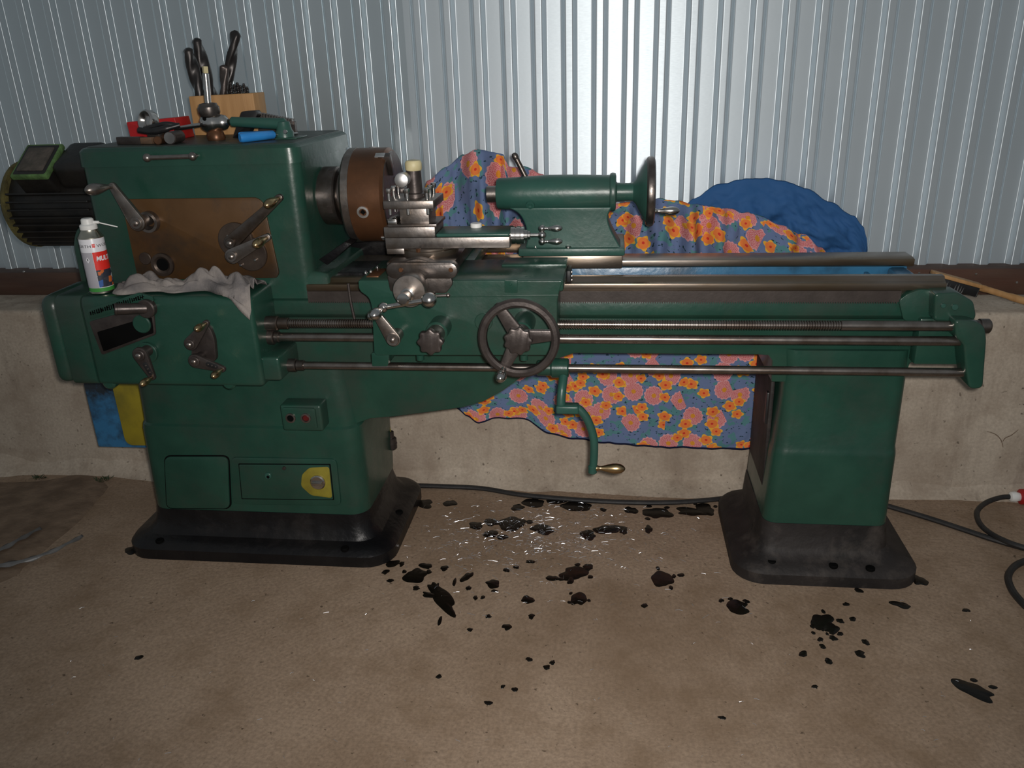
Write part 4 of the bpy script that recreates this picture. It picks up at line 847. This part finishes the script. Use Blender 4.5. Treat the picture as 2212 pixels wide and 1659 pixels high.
patch('grey_panel', -150, -11, 0.016, 0.116, 0.03262, M_grey)
patch('red_panel', -10, 120, 0.066, 0.116, 0.03266, M_canred)
patch('picture_panel', -10, 120, 0.018, 0.066, 0.03264, M_canpic)
patch('green_band', -180, 180, 0.006, 0.0165, 0.03270, M_cangreen, 60)
obj('nozzle', cyl(can_pt(math.radians(60), 0.194, 0.012), can_pt(math.radians(72), 0.192, 0.030), 0.0042, 12), M_white, can)
obj('straw', cyl(can_pt(math.radians(72), 0.192, 0.026), can_pt(math.radians(74), 0.176, 0.074), 0.0018, 10), M_white, can)
def text_bm(txt, size, off=0.0):
    cu = bpy.data.curves.new('t', 'FONT'); cu.body = txt; cu.size = size; cu.resolution_u = 3; cu.offset = off
    o = bpy.data.objects.new('t', cu); COL.objects.link(o)
    dg = bpy.context.evaluated_depsgraph_get(); dg.update(); ev = o.evaluated_get(dg); me = ev.to_mesh(); bm = bmesh.new(); bm.from_mesh(me); ev.to_mesh_clear()
    bpy.data.objects.remove(o); bpy.data.curves.remove(cu); return bm
def can_text(name, txt, size, phi_deg, h, m, sx=1.0, slant=0.0, off=0.0):
    bm = text_bm(txt, size, off)
    bmesh.ops.subdivide_edges(bm, edges=[e for e in bm.edges if e.calc_length() > 0.003], cuts=2)
    geo = bmesh.ops.triangulate(bm, faces=bm.faces)
    for v in bm.verts: v.co = can_pt(math.radians(phi_deg)+(v.co.x*sx+slant*v.co.y)/0.0325, h+v.co.y, 0.0331)
    return obj(name, fix(bm), m, can, smooth=False)
can_text('brand_lettering', 'WÜRTH', 0.0115, 16, 0.129, M_ink, sx=1.25)
can_text('brand_lettering', 'WÜRTH', 0.0115, -101, 0.129, M_ink, sx=1.25)
can_text('product_lettering', 'MULTI', 0.0175, 2, 0.092, M_canwhite, sx=0.85, slant=0.15, off=0.0007)
def can_poly(name, pts, m, r=0.0332):
    bm = bmesh.new(); bm.faces.new([bm.verts.new(can_pt(math.radians(a), h, r)) for a, h in pts]); return obj(name, bm, m, can, smooth=False)
# the maker's red two-part emblem
can_poly('emblem', [(-4, 0.1345), (1.2, 0.1345), (2.2, 0.1362), (3.2, 0.1345), (9, 0.1345), (9, 0.138), (6.5, 0.1395), (3.5, 0.1385), (2.5, 0.137), (1.5, 0.1385), (-1.5, 0.1395), (-4, 0.138)], M_canred)
can_poly('emblem', [(-4, 0.1335), (9, 0.1335), (9, 0.1305), (6.5, 0.129), (3.6, 0.1285), (2.5, 0.1305), (1.4, 0.1285), (-1.5, 0.129), (-4, 0.1305)], M_canred)
can_poly('hazard_diamond', [(-47, 0.0955), (-37, 0.104), (-27, 0.0955), (-37, 0.087)], M_canwhite)
can_poly('hazard_mark', [(-39, 0.093), (-35, 0.093), (-34.5, 0.098), (-37, 0.1005), (-39.5, 0.098)], M_ink, 0.0333)

# --- grimy rag along the top of the gearbox
def sheet_obj(name, nu, nv, fn, m, thick, parent=None, loc=(0, 0, 0), uvs=(1, 1), sub=0):
    bm = bmesh.new(); V = [[bm.verts.new(fn(i/nu, j/nv)) for i in range(nu+1)] for j in range(nv+1)]
    uvl = bm.loops.layers.uv.new('UVMap')
    for j in range(nv):
        for i in range(nu):
            f = bm.faces.new((V[j][i], V[j][i+1], V[j+1][i+1], V[j+1][i]))
            for l, (a, b) in zip(f.loops, ((i, j), (i+1, j), (i+1, j+1), (i, j+1))): l[uvl].uv = (a/nu*uvs[0], b/nv*uvs[1])
    o = obj(name, bm, m, parent, angle=180, loc=loc)
    md = o.modifiers.new('thickness', 'SOLIDIFY'); md.thickness = thick; md.offset = 1
    return o
ra, rb_ = G(256, 604, ZG+0.01), A(548, 612, YG+0.01)
def rag_fn(u, v):
    x = -1.372+0.408*u
    w = 0.052+0.022*math.sin(u*7+1)+0.012*math.sin(u*17)          # half width of the bunched cloth
    yc = 0.026-0.026*u
    hgt = 0.8*(0.018+0.018*u+0.012*math.sin(u*11+0.5)+0.008*math.sin(u*23))*(0.35+0.65*min(1, u*6))
    s = 2*v-1
    y = yc+s*w+0.016*fbm((u*5, v*2, 1.3), 1.0, 2); z = ZG+0.003+hgt*max(0, 1-s*s)**0.7
    fold = fbm((u*6.5+v*2, v*3.2-u*2, 4.2), 1.0, 2); z += 0.030*abs(fold)*(1-abs(s))**0.4+0.006*math.sin(v*19+u*9)*max(0, 1-abs(s))
    y = min(y, YH-0.014)
    over = max(0, YG-0.002-y)
    if over > 0: z -= over*1.4; y = YG-0.006-0.1*over
    if u > 0.86:                                                    # the free corner hangs over the front edge
        k = (u-0.86)/0.14
        if v < 0.7:
            drop = k*(0.7-v)/0.7; y = y*(1-k)+(YG+0.05-0.075*(0.7-v)/0.7)*k
            if y < YG+0.004: z = min(z, ZG+0.004)-0.055*drop**1.2; y = min(y, YG-0.008)
    z = max(z, ZG+0.002) if y > YG+0.006 else z
    return Vector((x, y, z))
rag = sheet_obj('cleaning_rag', 110, 36, rag_fn, M_rag, 0.0022, loc=(-1.17, 0.01, ZG))
tag(rag, 'grimy grey cotton rag bunched along the top of the feed gearbox', 'rag')

# --- drill block with drills
ZT = 1.2745
bf = A(424, 293, 0.44); bx0, bx1 = A(414, 250, 0.44).x, A(553, 250, 0.44).x; ZW = A(480, 203, 0.44).z
blk = obj('drill_block', prism(rpoly([(bx0, ZT), (bx0, ZW-0.004), (bx1, ZW), (bx1, ZT)], 0.003), 0.44, 0.528, 'y', 0.003), M_wood, loc=((bx0+bx1)/2, 0.48, ZT))
tag(blk, 'pale wooden drill stand on the headstock lid', 'drill stand')
def twist(name, foot, top, r, label, group=None, turns=1.2, shank=0.0, m=M_drill):
    foot, top = Vector(foot), Vector(top); d, x, y = frame_of(top-foot); L = (top-foot).length; bm = bmesh.new(); rings = []; n, k = 24, 44
    for j in range(k+1):
        t = j/k; f = max(0, (t-shank)/(1-shank)); ph = f*turns*2*PI; rr = r
        if t > 0.965: rr = r*(0.30+0.7*(1-(t-0.965)/0.035))
        ring = []
        for i in range(n):
            a = 2*PI*i/n; fl = abs(math.cos(a-ph)); q = rr*(1-(0.36*max(0, fl-0.6)/0.40 if t > shank else 0))
            ring.append(bm.verts.new(foot+d*(L*t)+(x*math.cos(a)+y*math.sin(a))*q))
        rings.append(ring)
    for a, b in zip(rings, rings[1:]):
        for i in range(n): bm.faces.new((a[i], b[i], b[(i+1) % n], a[(i+1) % n]))
    bm.faces.new(rings[0]); bm.faces.new(rings[-1]); fix(bm)
    return tag(obj(name, bm, m, loc=foot, angle=50), label, 'drill bit', group)
zf = ZW-0.055
twist('twist_drill', (A(441, 230, 0.464).x, 0.464, zf), A(405, 103, 0.462), 0.0195, 'thick black twist drill leaning left, the shorter and nearer of two', turns=0.9)
twist('twist_drill', (A(466, 230, 0.506).x, 0.506, zf), A(423, 82, 0.512), 0.0195, 'thick black twist drill leaning left, the taller one behind', turns=0.9)
twist('twist_drill', (A(480, 230, 0.485).x, 0.485, zf), A(510, 66, 0.485), 0.0165, 'black twist drill leaning right out of the wooden stand', turns=1.0)
twist('twist_drill', (A(480, 225, 0.462).x, 0.462, zf), A(485, 140, 0.462), 0.014, 'short grey drill between the leaning black drills', turns=0.6, m=M_iron)
rnd = random.Random(11)
for k, (px, py) in enumerate(((497, 176), (505, 182), (512, 178), (519, 184), (526, 180), (533, 187))):
    y_ = 0.455+0.012*(k % 3); t = A(px, py, y_); twist('small_drill', (t.x, y_, zf+0.03), t, rnd.uniform(0.004, 0.006), ('leftmost', 'second from left', 'third from left', 'fourth from left', 'fifth from left', 'rightmost')[k]+' of the six small dark drill bits in the wooden stand', 'small drills in the wooden stand', 2.5)

# --- tools lying on the headstock lid
def onlid(px, py, dz=0.0): v = G(px, py, ZT+dz); v.y = min(max(v.y, 0.105), 0.52); return v
# upright wrench with ball hub
b0 = A(458, 265, 0.24); hubz = b0.z
tw_ = thing('tee_wrench', 'steel ball-hub wrench with upright rod and pale square tip', 'wrench', (b0.x, 0.24, ZT))
obj('ball_hub', join(rev([(-0.034, 0), (-0.033, 0.010), (-0.026, 0.020), (-0.014, 0.0265), (0.0, 0.028), (0.012, 0.026), (0.022, 0.021), (0.030, 0.022), (0.042, 0.019), (0.05, 0.010), (0.051, 0)], (b0.x, 0.24, hubz), (1, 0, 0), 32), ), M_bsteel, tw_)
obj('hub_bore', cyl((A(440, 259, 0.21).x, 0.2165, hubz+0.012), (A(440, 259, 0.21).x, 0.2125, hubz+0.0125), 0.005, 12, 0.0005), M_hole, tw_)
obj('knurled_collar', rev([(0.018, 0.026), (0.028, 0.030), (0.042, 0.030), (0.046, 0.026), (0.052, 0.024), (0.054, 0.014)], (b0.x-0.002, 0.24, hubz), (-0.03, 0, 1), 32), M_dsteel, tw_)
tip = A(444, 158, 0.24); obj('rod', cyl((b0.x-0.003, 0.24, hubz+0.04), tip, 0.0088, 20), M_bsteel, tw_)
dv = (tip-Vector((b0.x-0.003, 0.24, hubz+0.04))).normalized(); obj('square_tip', cyl(tip, tip+dv*0.018, 0.0085, 4, 0.001), M_cream, tw_)
obj('side_arm', cyl((b0.x-0.03, 0.24, hubz-0.004), A(378, 279, 0.24), 0.0062, 16), M_bsteel, tw_)
obj('hub_foot', rev([(0, 0.024), (0.006, 0.026), (0.022, 0.022), (0.03, 0.015)], (b0.x+0.006, 0.24, ZT), (0, 0, 1), 28), M_rust, tw_)
# green lever lying to the right
a, b = A(490, 263, 0.24), A(618, 268, 0.24)
gl = thing('green_lever', 'green painted lever lying across the lid beside the ball-hub wrench', 'lever', ((a.x+b.x)/2, 0.24, ZT))
obj('shank', cyl(a+Vector((0.012, 0, 0)), b, 0.0135, 20, 0.004, 0.016), M_greenl, gl)
obj('boss', rev([(0, 0.026), (0.018, 0.026), (0.024, 0.022), (0.045, 0.018), (0.048, 0.012)], (b.x-0.008, 0.24, ZT), (0, 0, 1), 28), M_greenl, gl)
obj('boss_plate', box(b.x-0.022, b.x+0.04, 0.20, 0.29, ZT, ZT+0.004, 0.001), M_green, gl)
obj('set_screw', cyl((b.x+0.006, 0.214, ZT+0.02), (b.x+0.006, 0.209, ZT+0.02), 0.006, 14, 0.001), M_bsteel, gl)
# black pliers
a, b = A(300, 277, 0.20), A(392, 274, 0.20)
pl = thing('black_pliers', 'black handled tool lying against a round steel head', 'pliers', ((a.x+b.x)/2, 0.20, ZT))
obj('handle', tube(spline([A(388, 270, 0.20), A(362, 277, 0.185), A(330, 284, 0.18), A(300, 281, 0.18)]), [0.007]*8+[0.0095]*8+[0.0085]*9, 12), M_blackp, pl)
obj('handle', tube(spline([A(388, 272, 0.21), A(360, 268, 0.20), A(338, 272, 0.20), A(312, 279, 0.20)]), 0.007, 12), M_blackp, pl)
q = A(324, 265, 0.23)
obj('steel_head', join(rev([(0, 0.012), (0.002, 0.030), (0.012, 0.033), (0.026, 0.031), (0.030, 0.026), (0.026, 0.020), (0.016, 0.014), (0.016, 0)], (q.x, 0.245, q.z), (-0.35, -0.9, 0.25), 32)), M_bsteel, pl)
obj('jaw', box(q.x-0.008, q.x+0.03, 0.215, 0.255, ZT, q.z-0.005, 0.003), M_dsteel, pl)
# red case
a, b = A(275, 262, 0.31), A(378, 262, 0.31)
rc = obj('red_case', prism(rpoly([(a.x, ZT), (a.x-0.004, A(275, 264, 0.31).z), (b.x, A(375, 254, 0.31).z), (b.x+0.008, ZT)], 0.003), 0.31, 0.40, 'y', 0.003), M_red, loc=((a.x+b.x)/2, 0.35, ZT))
tag(rc, 'flat red case behind the black tools on the lid', 'case')
# dark flat bar, dowels
a = A(234, 296, 0.13); 
bar = thing('sharpening_stone', 'dark flat bar with brown worn end at the left of the lid', 'file', (a.x+0.06, 0.15, ZT))
def yaw_box(x0, x1, y0, y1, z0, z1, deg, c, b=0.002): bm = box(x0, x1, y0, y1, z0, z1, b); return rot(bm, c, 'Z', deg)
bc = (a.x+0.06, 0.16, ZT)
obj('bar_body', yaw_box(a.x, a.x+0.085, 0.15, 0.172, ZT, ZT+0.020, -14, bc), M_iron, bar)
obj('bar_end', yaw_box(a.x+0.0855, a.x+0.125, 0.151, 0.171, ZT+0.001, ZT+0.019, -14, bc), M_woodd, bar)
q = A(345, 298, 0.125); 
pk = obj('wooden_peg', cyl((q.x-0.004, 0.118, ZT+0.0115), (q.x-0.022, 0.21, ZT+0.0115), 0.0115, 20, 0.002), M_rust, loc=(q.x, 0.16, ZT)); tag(pk, 'short reddish round peg lying end-on beneath the black tool', 'peg')
q = A(367, 296, 0.125)
wd = thing('steel_bushing', 'pale grey round bushing lying end-on beside the reddish peg', 'bushing', (q.x, 0.15, ZT))
obj('bushing_body', cyl((q.x, 0.122, ZT+0.017), (q.x-0.006, 0.19, ZT+0.017), 0.017, 28, 0.002), M_iron, wd)
obj('bushing_face', cyl((q.x, 0.1225, ZT+0.017), (q.x, 0.120, ZT+0.017), 0.0155, 28, 0.0006), M_film, wd)
# blue handled screwdriver
q = A(519, 298, 0.115)
sd = thing('screwdriver', 'blue handled screwdriver pointing back across the lid', 'screwdriver', (q.x, 0.15, ZT))
e = A(578, 282, 0.30); zc_ = ZT+0.0135
obj('handle', tube([(q.x, 0.112, zc_), (q.x+0.004, 0.116, zc_), (q.x+0.03, 0.165, zc_), (q.x+0.055, 0.205, zc_), (q.x+0.058, 0.21, zc_)], [0.0105, 0.0125, 0.0125, 0.012, 0.008], 18), M_bluep, sd)
obj('blade', cyl((q.x+0.056, 0.207, ZT+0.0128), (q.x+0.10, 0.28, ZT+0.010), 0.0038, 12), M_bsteel, sd)
sd2 = obj('blue_holder', yaw_box(A(508, 285, 0.20).x, A(572, 285, 0.20).x, 0.218, 0.245, ZT+0.0045, ZT+0.022, 4, (A(540, 285, 0.2).x, 0.21, ZT), 0.005), M_bluep, loc=(A(540, 285, 0.2).x, 0.22, ZT))
tag(sd2, 'blue plastic holder lying under the green lever', 'holder')
# toothed strip and black clip behind
a, b = A(556, 246, 0.36), A(638, 262, 0.36)
ts = thing('thread_comb', 'dark toothed strip standing behind the green lever', 'comb', ((a.x+b.x)/2, 0.36, ZT))
L_ = b-a; pts = [(a.x, ZT), (a.x, a.z)]
for k in range(14):
    t0, t1 = k/14, (k+0.55)/14; p, q_ = a+L_*t0, a+L_*t1; pts += [(p.x, p.z+0.006), (q_.x, q_.z+0.006), (q_.x, q_.z), (a.x+L_.x*(k+1)/14, a.z+L_.z*(k+1)/14)]
pts += [(b.x, ZT)]
obj('toothed_blade', prism(pts, 0.352, 0.368, 'y', 0), M_iron, ts, smooth=False)
for k in range(14):
    t = (k+0.3)/14; p = a+L_*t; obj('tooth', box(p.x-0.002, p.x+0.0022, 0.344, 0.3525, p.z-0.010, p.z+0.006, 0.0005, 1), M_steel, ts)
bc_ = obj('black_clip', prism(rpoly(pxpoly([(500,262),(528,240),(556,238),(560,246),(556,256),(530,262)], 0.33), 0.004), 0.315, 0.348, 'y', 0.003), M_blackp, loc=(A(530, 270, 0.33).x, 0.33, ZT))
for v in bc_.data.vertices:
    if v.co.z < A(530, 259, 0.33).z-ZT: v.co.z = 0.0
tag(bc_, 'black plastic block leaning behind the green lever', 'clip')

# --- white cap on the compound slide
q = G(1034, 484, zc1+0.0105); wc = obj('bottle_cap', rev([(0, 0.0155), (0.001, 0.0162), (0.010, 0.016), (0.0115, 0.0145), (0.0118, 0)], (q.x, min(q.y, 0.16), zc1+0.010), (0, 0, 1), 32), M_white, loc=(q.x, 0.14, zc1+0.010))
tag(wc, 'small white bottle cap on the green compound slide cover', 'bottle cap')

# ================================================================== cloths on the ledge
def lerp_tab(tab, x):
    if x <= tab[0][0]: return tab[0][1]
    for (a, p), (b, q) in zip(tab, tab[1:]):
        if x <= b: t = (x-a)/(b-a); t = t*t*(3-2*t); return p+(q-p)*t
    return tab[-1][1]
YK = 0.62
top_px = [(905, 430), (925, 390), (960, 362), (1000, 335), (1030, 319), (1085, 336), (1096, 360), (1130, 357), (1170, 374), (1210, 395), (1260, 425), (1330, 442), (1400, 432), (1470, 436), (1540, 447), (1620, 464), (1690, 486), (1740, 512), (1775, 536), (1800, 556)]
topt = [A(x, y, YK) for x, y in top_px]; topt = [(v.x, v.z) for v in topt]
YHEM = 0.53
hem_px = [(930, 850), (985, 879), (1010, 897), (1035, 912), (1080, 902), (1130, 905), (1190, 935), (1240, 948), (1330, 958), (1420, 966), (1520, 968), (1600, 971), (1660, 957), (1720, 940)]
hemt = [A(x, y, YHEM) for x, y in hem_px]; hemt = [(v.x, v.z) for v in hemt]
xl, xr_ = topt[0][0], topt[-1][0]
jx0 = A(1475, 455, 0.72).x
def floral_fn(u, v):
    x = xl+(xr_-xl)*u
    zt2 = lerp_tab(topt, x); zh = lerp_tab(hemt, x)
    yb = 0.795 if x < jx0-0.10 else 0.655+0.14*max(0, (jx0-x)/0.10) if x < jx0 else 0.655
    n1 = fbm((x*5, 2.0, v*2), 1.0); n2 = fbm((x*14, v*7, 5.1), 1.0, 3)
    # v 0..0.2 back of the heap, 0.2..0.45 down its front to the ledge lip, then the hanging part
    if v < 0.18:
        k = v/0.18; y = yb-(yb-0.635)*k; z = WZ+0.01+(zt2-WZ-0.012)*math.sin(k*PI/2)**0.8
    elif v < 0.5:
        k = (v-0.18)/0.32; y = 0.635-(0.635-0.545)*k**0.8; z = zt2-(zt2-(WZ+0.012))*k**1.25
    else:
        k = (v-0.5)/0.5; y = 0.545+(YHEM-0.545)*min(1, k*3); z = (WZ+0.012)+(zh-WZ-0.012)*k
    amp = 1.0 if 0.05 < v < 0.5 else 0.35
    heap = max(0, zt2-WZ)/0.25
    if 0.12 < v < 0.5:
        kk = math.sin((v-0.12)/0.38*PI); y += (0.030*math.sin(x*46+3*v+4*n1)+0.034*n2)*kk*min(1.2, heap+0.25); z += 0.012*n2*kk
    if v >= 0.5: y += -abs(0.010*math.sin(x*23+2.5*n1)+0.006*n2)*min(1, (v-0.5)*5)
    return Vector((x, min(y, yb+0.002), max(z, 0.02)))
flo_c = sheet_obj('floral_cloth', 170, 110, floral_fn, M_floral, 0.0015, loc=(0.05, 0.56, WZ), uvs=(xr_-xl, 1.15))
tag(flo_c, 'blue cloth printed with pink and orange flowers hung behind the lathe bed', 'cloth')
# trim the hem sides: the hanging part is narrower than the heap
# --- blue jacket
jk_px = [(1475, 455), (1500, 432), (1560, 400), (1600, 392), (1640, 387), (1700, 394), (1750, 412), (1800, 440), (1850, 470), (1872, 492), (1879, 512), (1882, 545)]
YJ = 0.72
jt = [A(x, y, YJ) for x, y in jk_px]; jt = [(v.x, v.z) for v in jt]
def jacket_fn(u, v):
    x = jt[0][0]+(jt[-1][0]-jt[0][0])*u
    zt2 = lerp_tab(jt, x)+0.006*fbm((x*20, 1, 1)); k = v
    edge = min(1, u*7, (1-u)*9)**0.6
    if v < 0.25:
        k = v/0.25; y = 0.797-0.035*k; z = WZ+0.005+(zt2-WZ-0.005)*k**0.6
    else:
        k = (v-0.25)/0.75; y = 0.762-0.065*k**0.9*edge; z = zt2-(zt2-WZ-0.004)*k**1.15
        s = math.sin(k*PI)
        y += s*edge*(0.034*fbm((x*8+k*4, k*5-x*3, 7.7))+0.020*math.sin(x*30+k*9+4*fbm((x*5, k*2, 3)))*0.6+0.020*abs(fbm((x*22-k*9, k*9, 1.2))))
    return Vector((x, max(0.665, min(y, 0.797)), max(z, WZ+0.003)))
jk = sheet_obj('blue_jacket', 90, 60, jacket_fn, M_jacket, 0.003, loc=((jt[0][0]+jt[-1][0])/2, 0.72, WZ))
tag(jk, 'crumpled plain blue jacket heaped against the corrugated wall', 'jacket')

# --- bench brush on the ledge at the right
a, b, c_ = A(2046, 602, 0.62), A(2112, 620, 0.62), A(2260, 664, 0.62)
br = thing('bench_brush', 'wooden bench brush with black bristles lying on the ledge at the right', 'brush', ((a.x+b.x)/2, 0.63, WZ))
dd = (b-a).normalized()
def slab(p, q, h, y0, y1, b=0.003):
    n = Vector((-(q-p).z, 0, (q-p).x)).normalized()
    return prism([(p.x, p.z), (q.x, q.z), (q.x+n.x*h, q.z+n.z*h), (p.x+n.x*h, p.z+n.z*h)], y0, y1, 'y', b)
off = Vector((0, 0, 0))
nn = Vector((-dd.z, 0, dd.x))
obj('wooden_back', slab(a-dd*0.05, b+dd*0.01, 0.012, 0.60, 0.645), M_wood, br)
obj('handle', tube(spline([b, b+dd*0.03, (b+c_)/2, c_]), [0.011]*8+[0.010]*8+[0.012]*9, 14), M_wood, br)
rows_ = [slab(a-dd*0.048-nn*0.030, b-nn*0.030, 0.030, 0.603, 0.643, 0.002)]
rnd = random.Random(5)
for i in range(17):
    for j in range(4):
        p = a-dd*0.045+dd*((b-a).length+0.045)*i/16; y_ = 0.606+0.0115*j; l = rnd.uniform(0.026, 0.033)
        rows_.append(cyl((p.x, y_, p.z+0.002), (p.x-nn.x*l+rnd.uniform(-.002, .002), y_+rnd.uniform(-.003, .003), p.z-nn.z*l), 0.0022, 6, 0.0003, 0.0036))
br_b = obj('bristles', join(*rows_), M_blackp, br); tag(br_b, kind='stuff')

# ================================================================== cables on the floor
def cable(name, pts, r, label, extra=None):
    o = obj(name, tube(spline(pts, 8), r, 10), M_rubber, loc=pts[0]); tag(o, label, 'cable'); return o
R_ = 0.009
main = [G(800, 1005, R_), G(850, 1016, R_), G(905, 1026, R_), G(960, 1038, R_), G(1040, 1055, R_), G(1120, 1068, R_), G(1200, 1076, R_), G(1300, 1083, R_), G(1400, 1086, R_), G(1480, 1084, R_), G(1560, 1077, R_), G(1600, 1068, R_)]
main = [Vector((p.x, min(p.y, 0.52), R_)) for p in main]
cable('power_cable', main, R_, 'black rubber cable curving across the floor between the two feet')
c2 = [G(1905, 1088, 0.012), G(1940, 1099, 0.010), G(2010, 1120, 0.010), G(2080, 1143, 0.010), G(2150, 1166, 0.010), G(2230, 1188, 0.010), G(2330, 1210, 0.010)]
cable('power_cable', [Vector((p.x, min(p.y, 0.53), 0.009)) for p in c2], 0.009, 'black cable running right from behind the right pedestal')
# loop with plug
plug_p = G(2196, 1074, 0.03)
lp = [G(2183, 1073, 0.03), G(2160, 1075, 0.03), G(2130, 1086, 0.03), G(2111, 1105, 0.028), G(2116, 1130, 0.024), G(2140, 1152, 0.022), G(2180, 1172, 0.026), G(2225, 1186, 0.027), G(2290, 1200, 0.027)]
pc = thing('extension_lead', 'black lead looping back to a red and white plug at the right edge', 'cable', plug_p*1.0)
obj('lead', tube(spline(lp, 8), 0.0085, 10), M_rubber, pc)
d_ = Vector((1, 0.05, 0)).normalized()
obj('plug_sleeve', rev([(-0.004, 0.010), (0, 0.0165), (0.012, 0.019), (0.024, 0.015), (0.034, 0.013)], lp[0], d_, 20), M_white, pc)
obj('plug_body', rev([(0.028, 0.013), (0.032, 0.026), (0.09, 0.029), (0.094, 0.024)], lp[0], d_, 24), M_red, pc)
l3 = [G(2300, 1195, 0.02), G(2250, 1203, 0.02), G(2212, 1213, 0.02), G(2190, 1225, 0.02), G(2178, 1245, 0.02), G(2184, 1270, 0.02), G(2202, 1295, 0.02), G(2230, 1320, 0.02), G(2290, 1350, 0.02)]
cable('coiled_cable', l3, 0.010, 'black cable loop cut off by the right edge of the picture')

# ================================================================== litter: swarf, weed, film
rnd = random.Random(21); bm = bmesh.new()
def sliver(px, py, L, ang):
    p = G(px, py, 0.0015); d = Vector((math.cos(ang), math.sin(ang), rnd.uniform(-0.05, 0.15))); s = Vector((-d.y, d.x, 0)).normalized()*rnd.uniform(0.00022, 0.00045); u = Vector((0, 0, rnd.uniform(0.0004, 0.0009)))
    q = p+d*L; m_ = (p+q)/2+Vector((0, 0, rnd.uniform(0, 0.003)))
    prev = None
    for c in (p, m_, q):
        ring = [bm.verts.new(c-s), bm.verts.new(c+s), bm.verts.new(c+u)]
        if prev:
            for k in range(3): bm.faces.new((prev[k], prev[(k+1) % 3], ring[(k+1) % 3], ring[k]))
        else: bm.faces.new(ring)
        prev = ring
    bm.faces.new(prev)
for _ in range(950):
    px, py = rnd.gauss(1150, 130), rnd.gauss(1160, 42)
    if py < 1075 or (py > 1150 and px < 880): continue
    sliver(px, py, abs(rnd.gauss(0.012, 0.008))+0.003, rnd.uniform(0, PI))
for _ in range(130):
    px, py = rnd.uniform(820, 1640), rnd.uniform(1090, 1340); sliver(px, py, abs(rnd.gauss(0.010, 0.006))+0.003, rnd.uniform(0, PI))
for _ in range(120):
    sliver(rnd.uniform(60, 2150), rnd.uniform(1290, 1655), abs(rnd.gauss(0.006, 0.004))+0.002, rnd.uniform(0, PI))
for _ in range(26): sliver(rnd.gauss(1165, 12), rnd.gauss(1192, 5), abs(rnd.gauss(0.014, 0.005)), rnd.uniform(0, PI))
fix(bm); sw_ = obj('metal_swarf', bm, M_chip, smooth=False); tag(sw_, 'bright metal swarf scattered over the floor between the feet', 'swarf', kind='stuff')

# weed tufts at the foot of the wall
for k, (px, py) in enumerate(((245, 1022), (90, 1032))):
    p = G(px, py, 0.0); p.y = min(p.y, 0.50); bm = bmesh.new(); r2 = random.Random(k)
    for _ in range(30):
        a = r2.uniform(0, 6.28); r = r2.uniform(0, 0.03); c = Vector((p.x+r*math.cos(a), p.y+r*0.5*math.sin(a), 0.004)); t = Vector((r2.uniform(-.025, .025), r2.uniform(-.02, .02), r2.uniform(0.004, 0.016))); s = Vector((math.cos(a), math.sin(a), 0))*0.004
        v = [bm.verts.new(c), bm.verts.new(c+t*0.5+s), bm.verts.new(c+t), bm.verts.new(c+t*0.5-s)]; bm.faces.new(v)
    o = obj('weed', bm, M_weed, loc=(p.x, p.y, 0)); tag(o, ('low dull green weed at the wall foot beside the left pedestal', 'low dull green weed at the wall foot near the left edge')[k], 'weed')
# dark soil in the broken corner of the slab and strips of grey film
bm = bmesh.new(); cpx = [(-260, 1330), (0, 1262), (60, 1222), (120, 1172), (170, 1130), (215, 1080), (235, 1045), (180, 1022), (60, 1040), (-260, 1060)]
ring = [G(x, y, 0.0) for x, y in cpx]; ctr = sum(ring, Vector())/len(ring)
R1 = spline(ring+[ring[0]], 6)[:-1]; top = [bm.verts.new(Vector((v.x, v.y, 0.0))+(ctr-v)*0.10+Vector((0, 0, 0.006))) for v in R1]; low = [bm.verts.new((v.x+0.01*fbm((v.x*20, v.y*20, 0)), v.y+0.01*fbm((v.x*17, v.y*23, 3)), -0.002)) for v in R1]; cv = bm.verts.new((ctr.x, ctr.y, 0.012))
for i in range(len(R1)):
    j = (i+1) % len(R1); bm.faces.new((low[i], low[j], top[j], top[i])); bm.faces.new((top[i], top[j], cv))
fix(bm); soil = obj('soil_patch', bm, M_dirt, floor, angle=80)
for k, (pp, w, lbl) in enumerate((([(-50, 1208), (0, 1188), (45, 1164), (88, 1141)], 0.016, 'grey plastic strip slanting up from the left edge of the floor'),
                                  ([(-60, 1232), (0, 1222), (60, 1210), (120, 1188), (178, 1158)], 0.018, 'long dull grey plastic strip lying flat at the left edge of the floor'))):
    P = spline([G(x, y, 0.016+0.004*k) for x, y in pp], 8); bm = bmesh.new(); prev = None
    for i, v in enumerate(P):
        t = (P[min(i+1, len(P)-1)]-P[max(i-1, 0)]).normalized(); s = Vector((-t.y, t.x, 0))*w*(1-0.6*i/len(P)); z = Vector((0, 0, 0.003*math.sin(i)))
        ring = [bm.verts.new(v-s+z), bm.verts.new(v+Vector((0, 0, 0.006))), bm.verts.new(v+s-z)]
        if prev: bm.faces.new((prev[0], prev[1], ring[1], ring[0])); bm.faces.new((prev[1], prev[2], ring[2], ring[1]))
        prev = ring
    o = obj('plastic_strip', bm, M_film, loc=P[0]); tag(o, lbl, 'plastic strip'); md = o.modifiers.new('thickness', 'SOLIDIFY'); md.thickness = 0.001
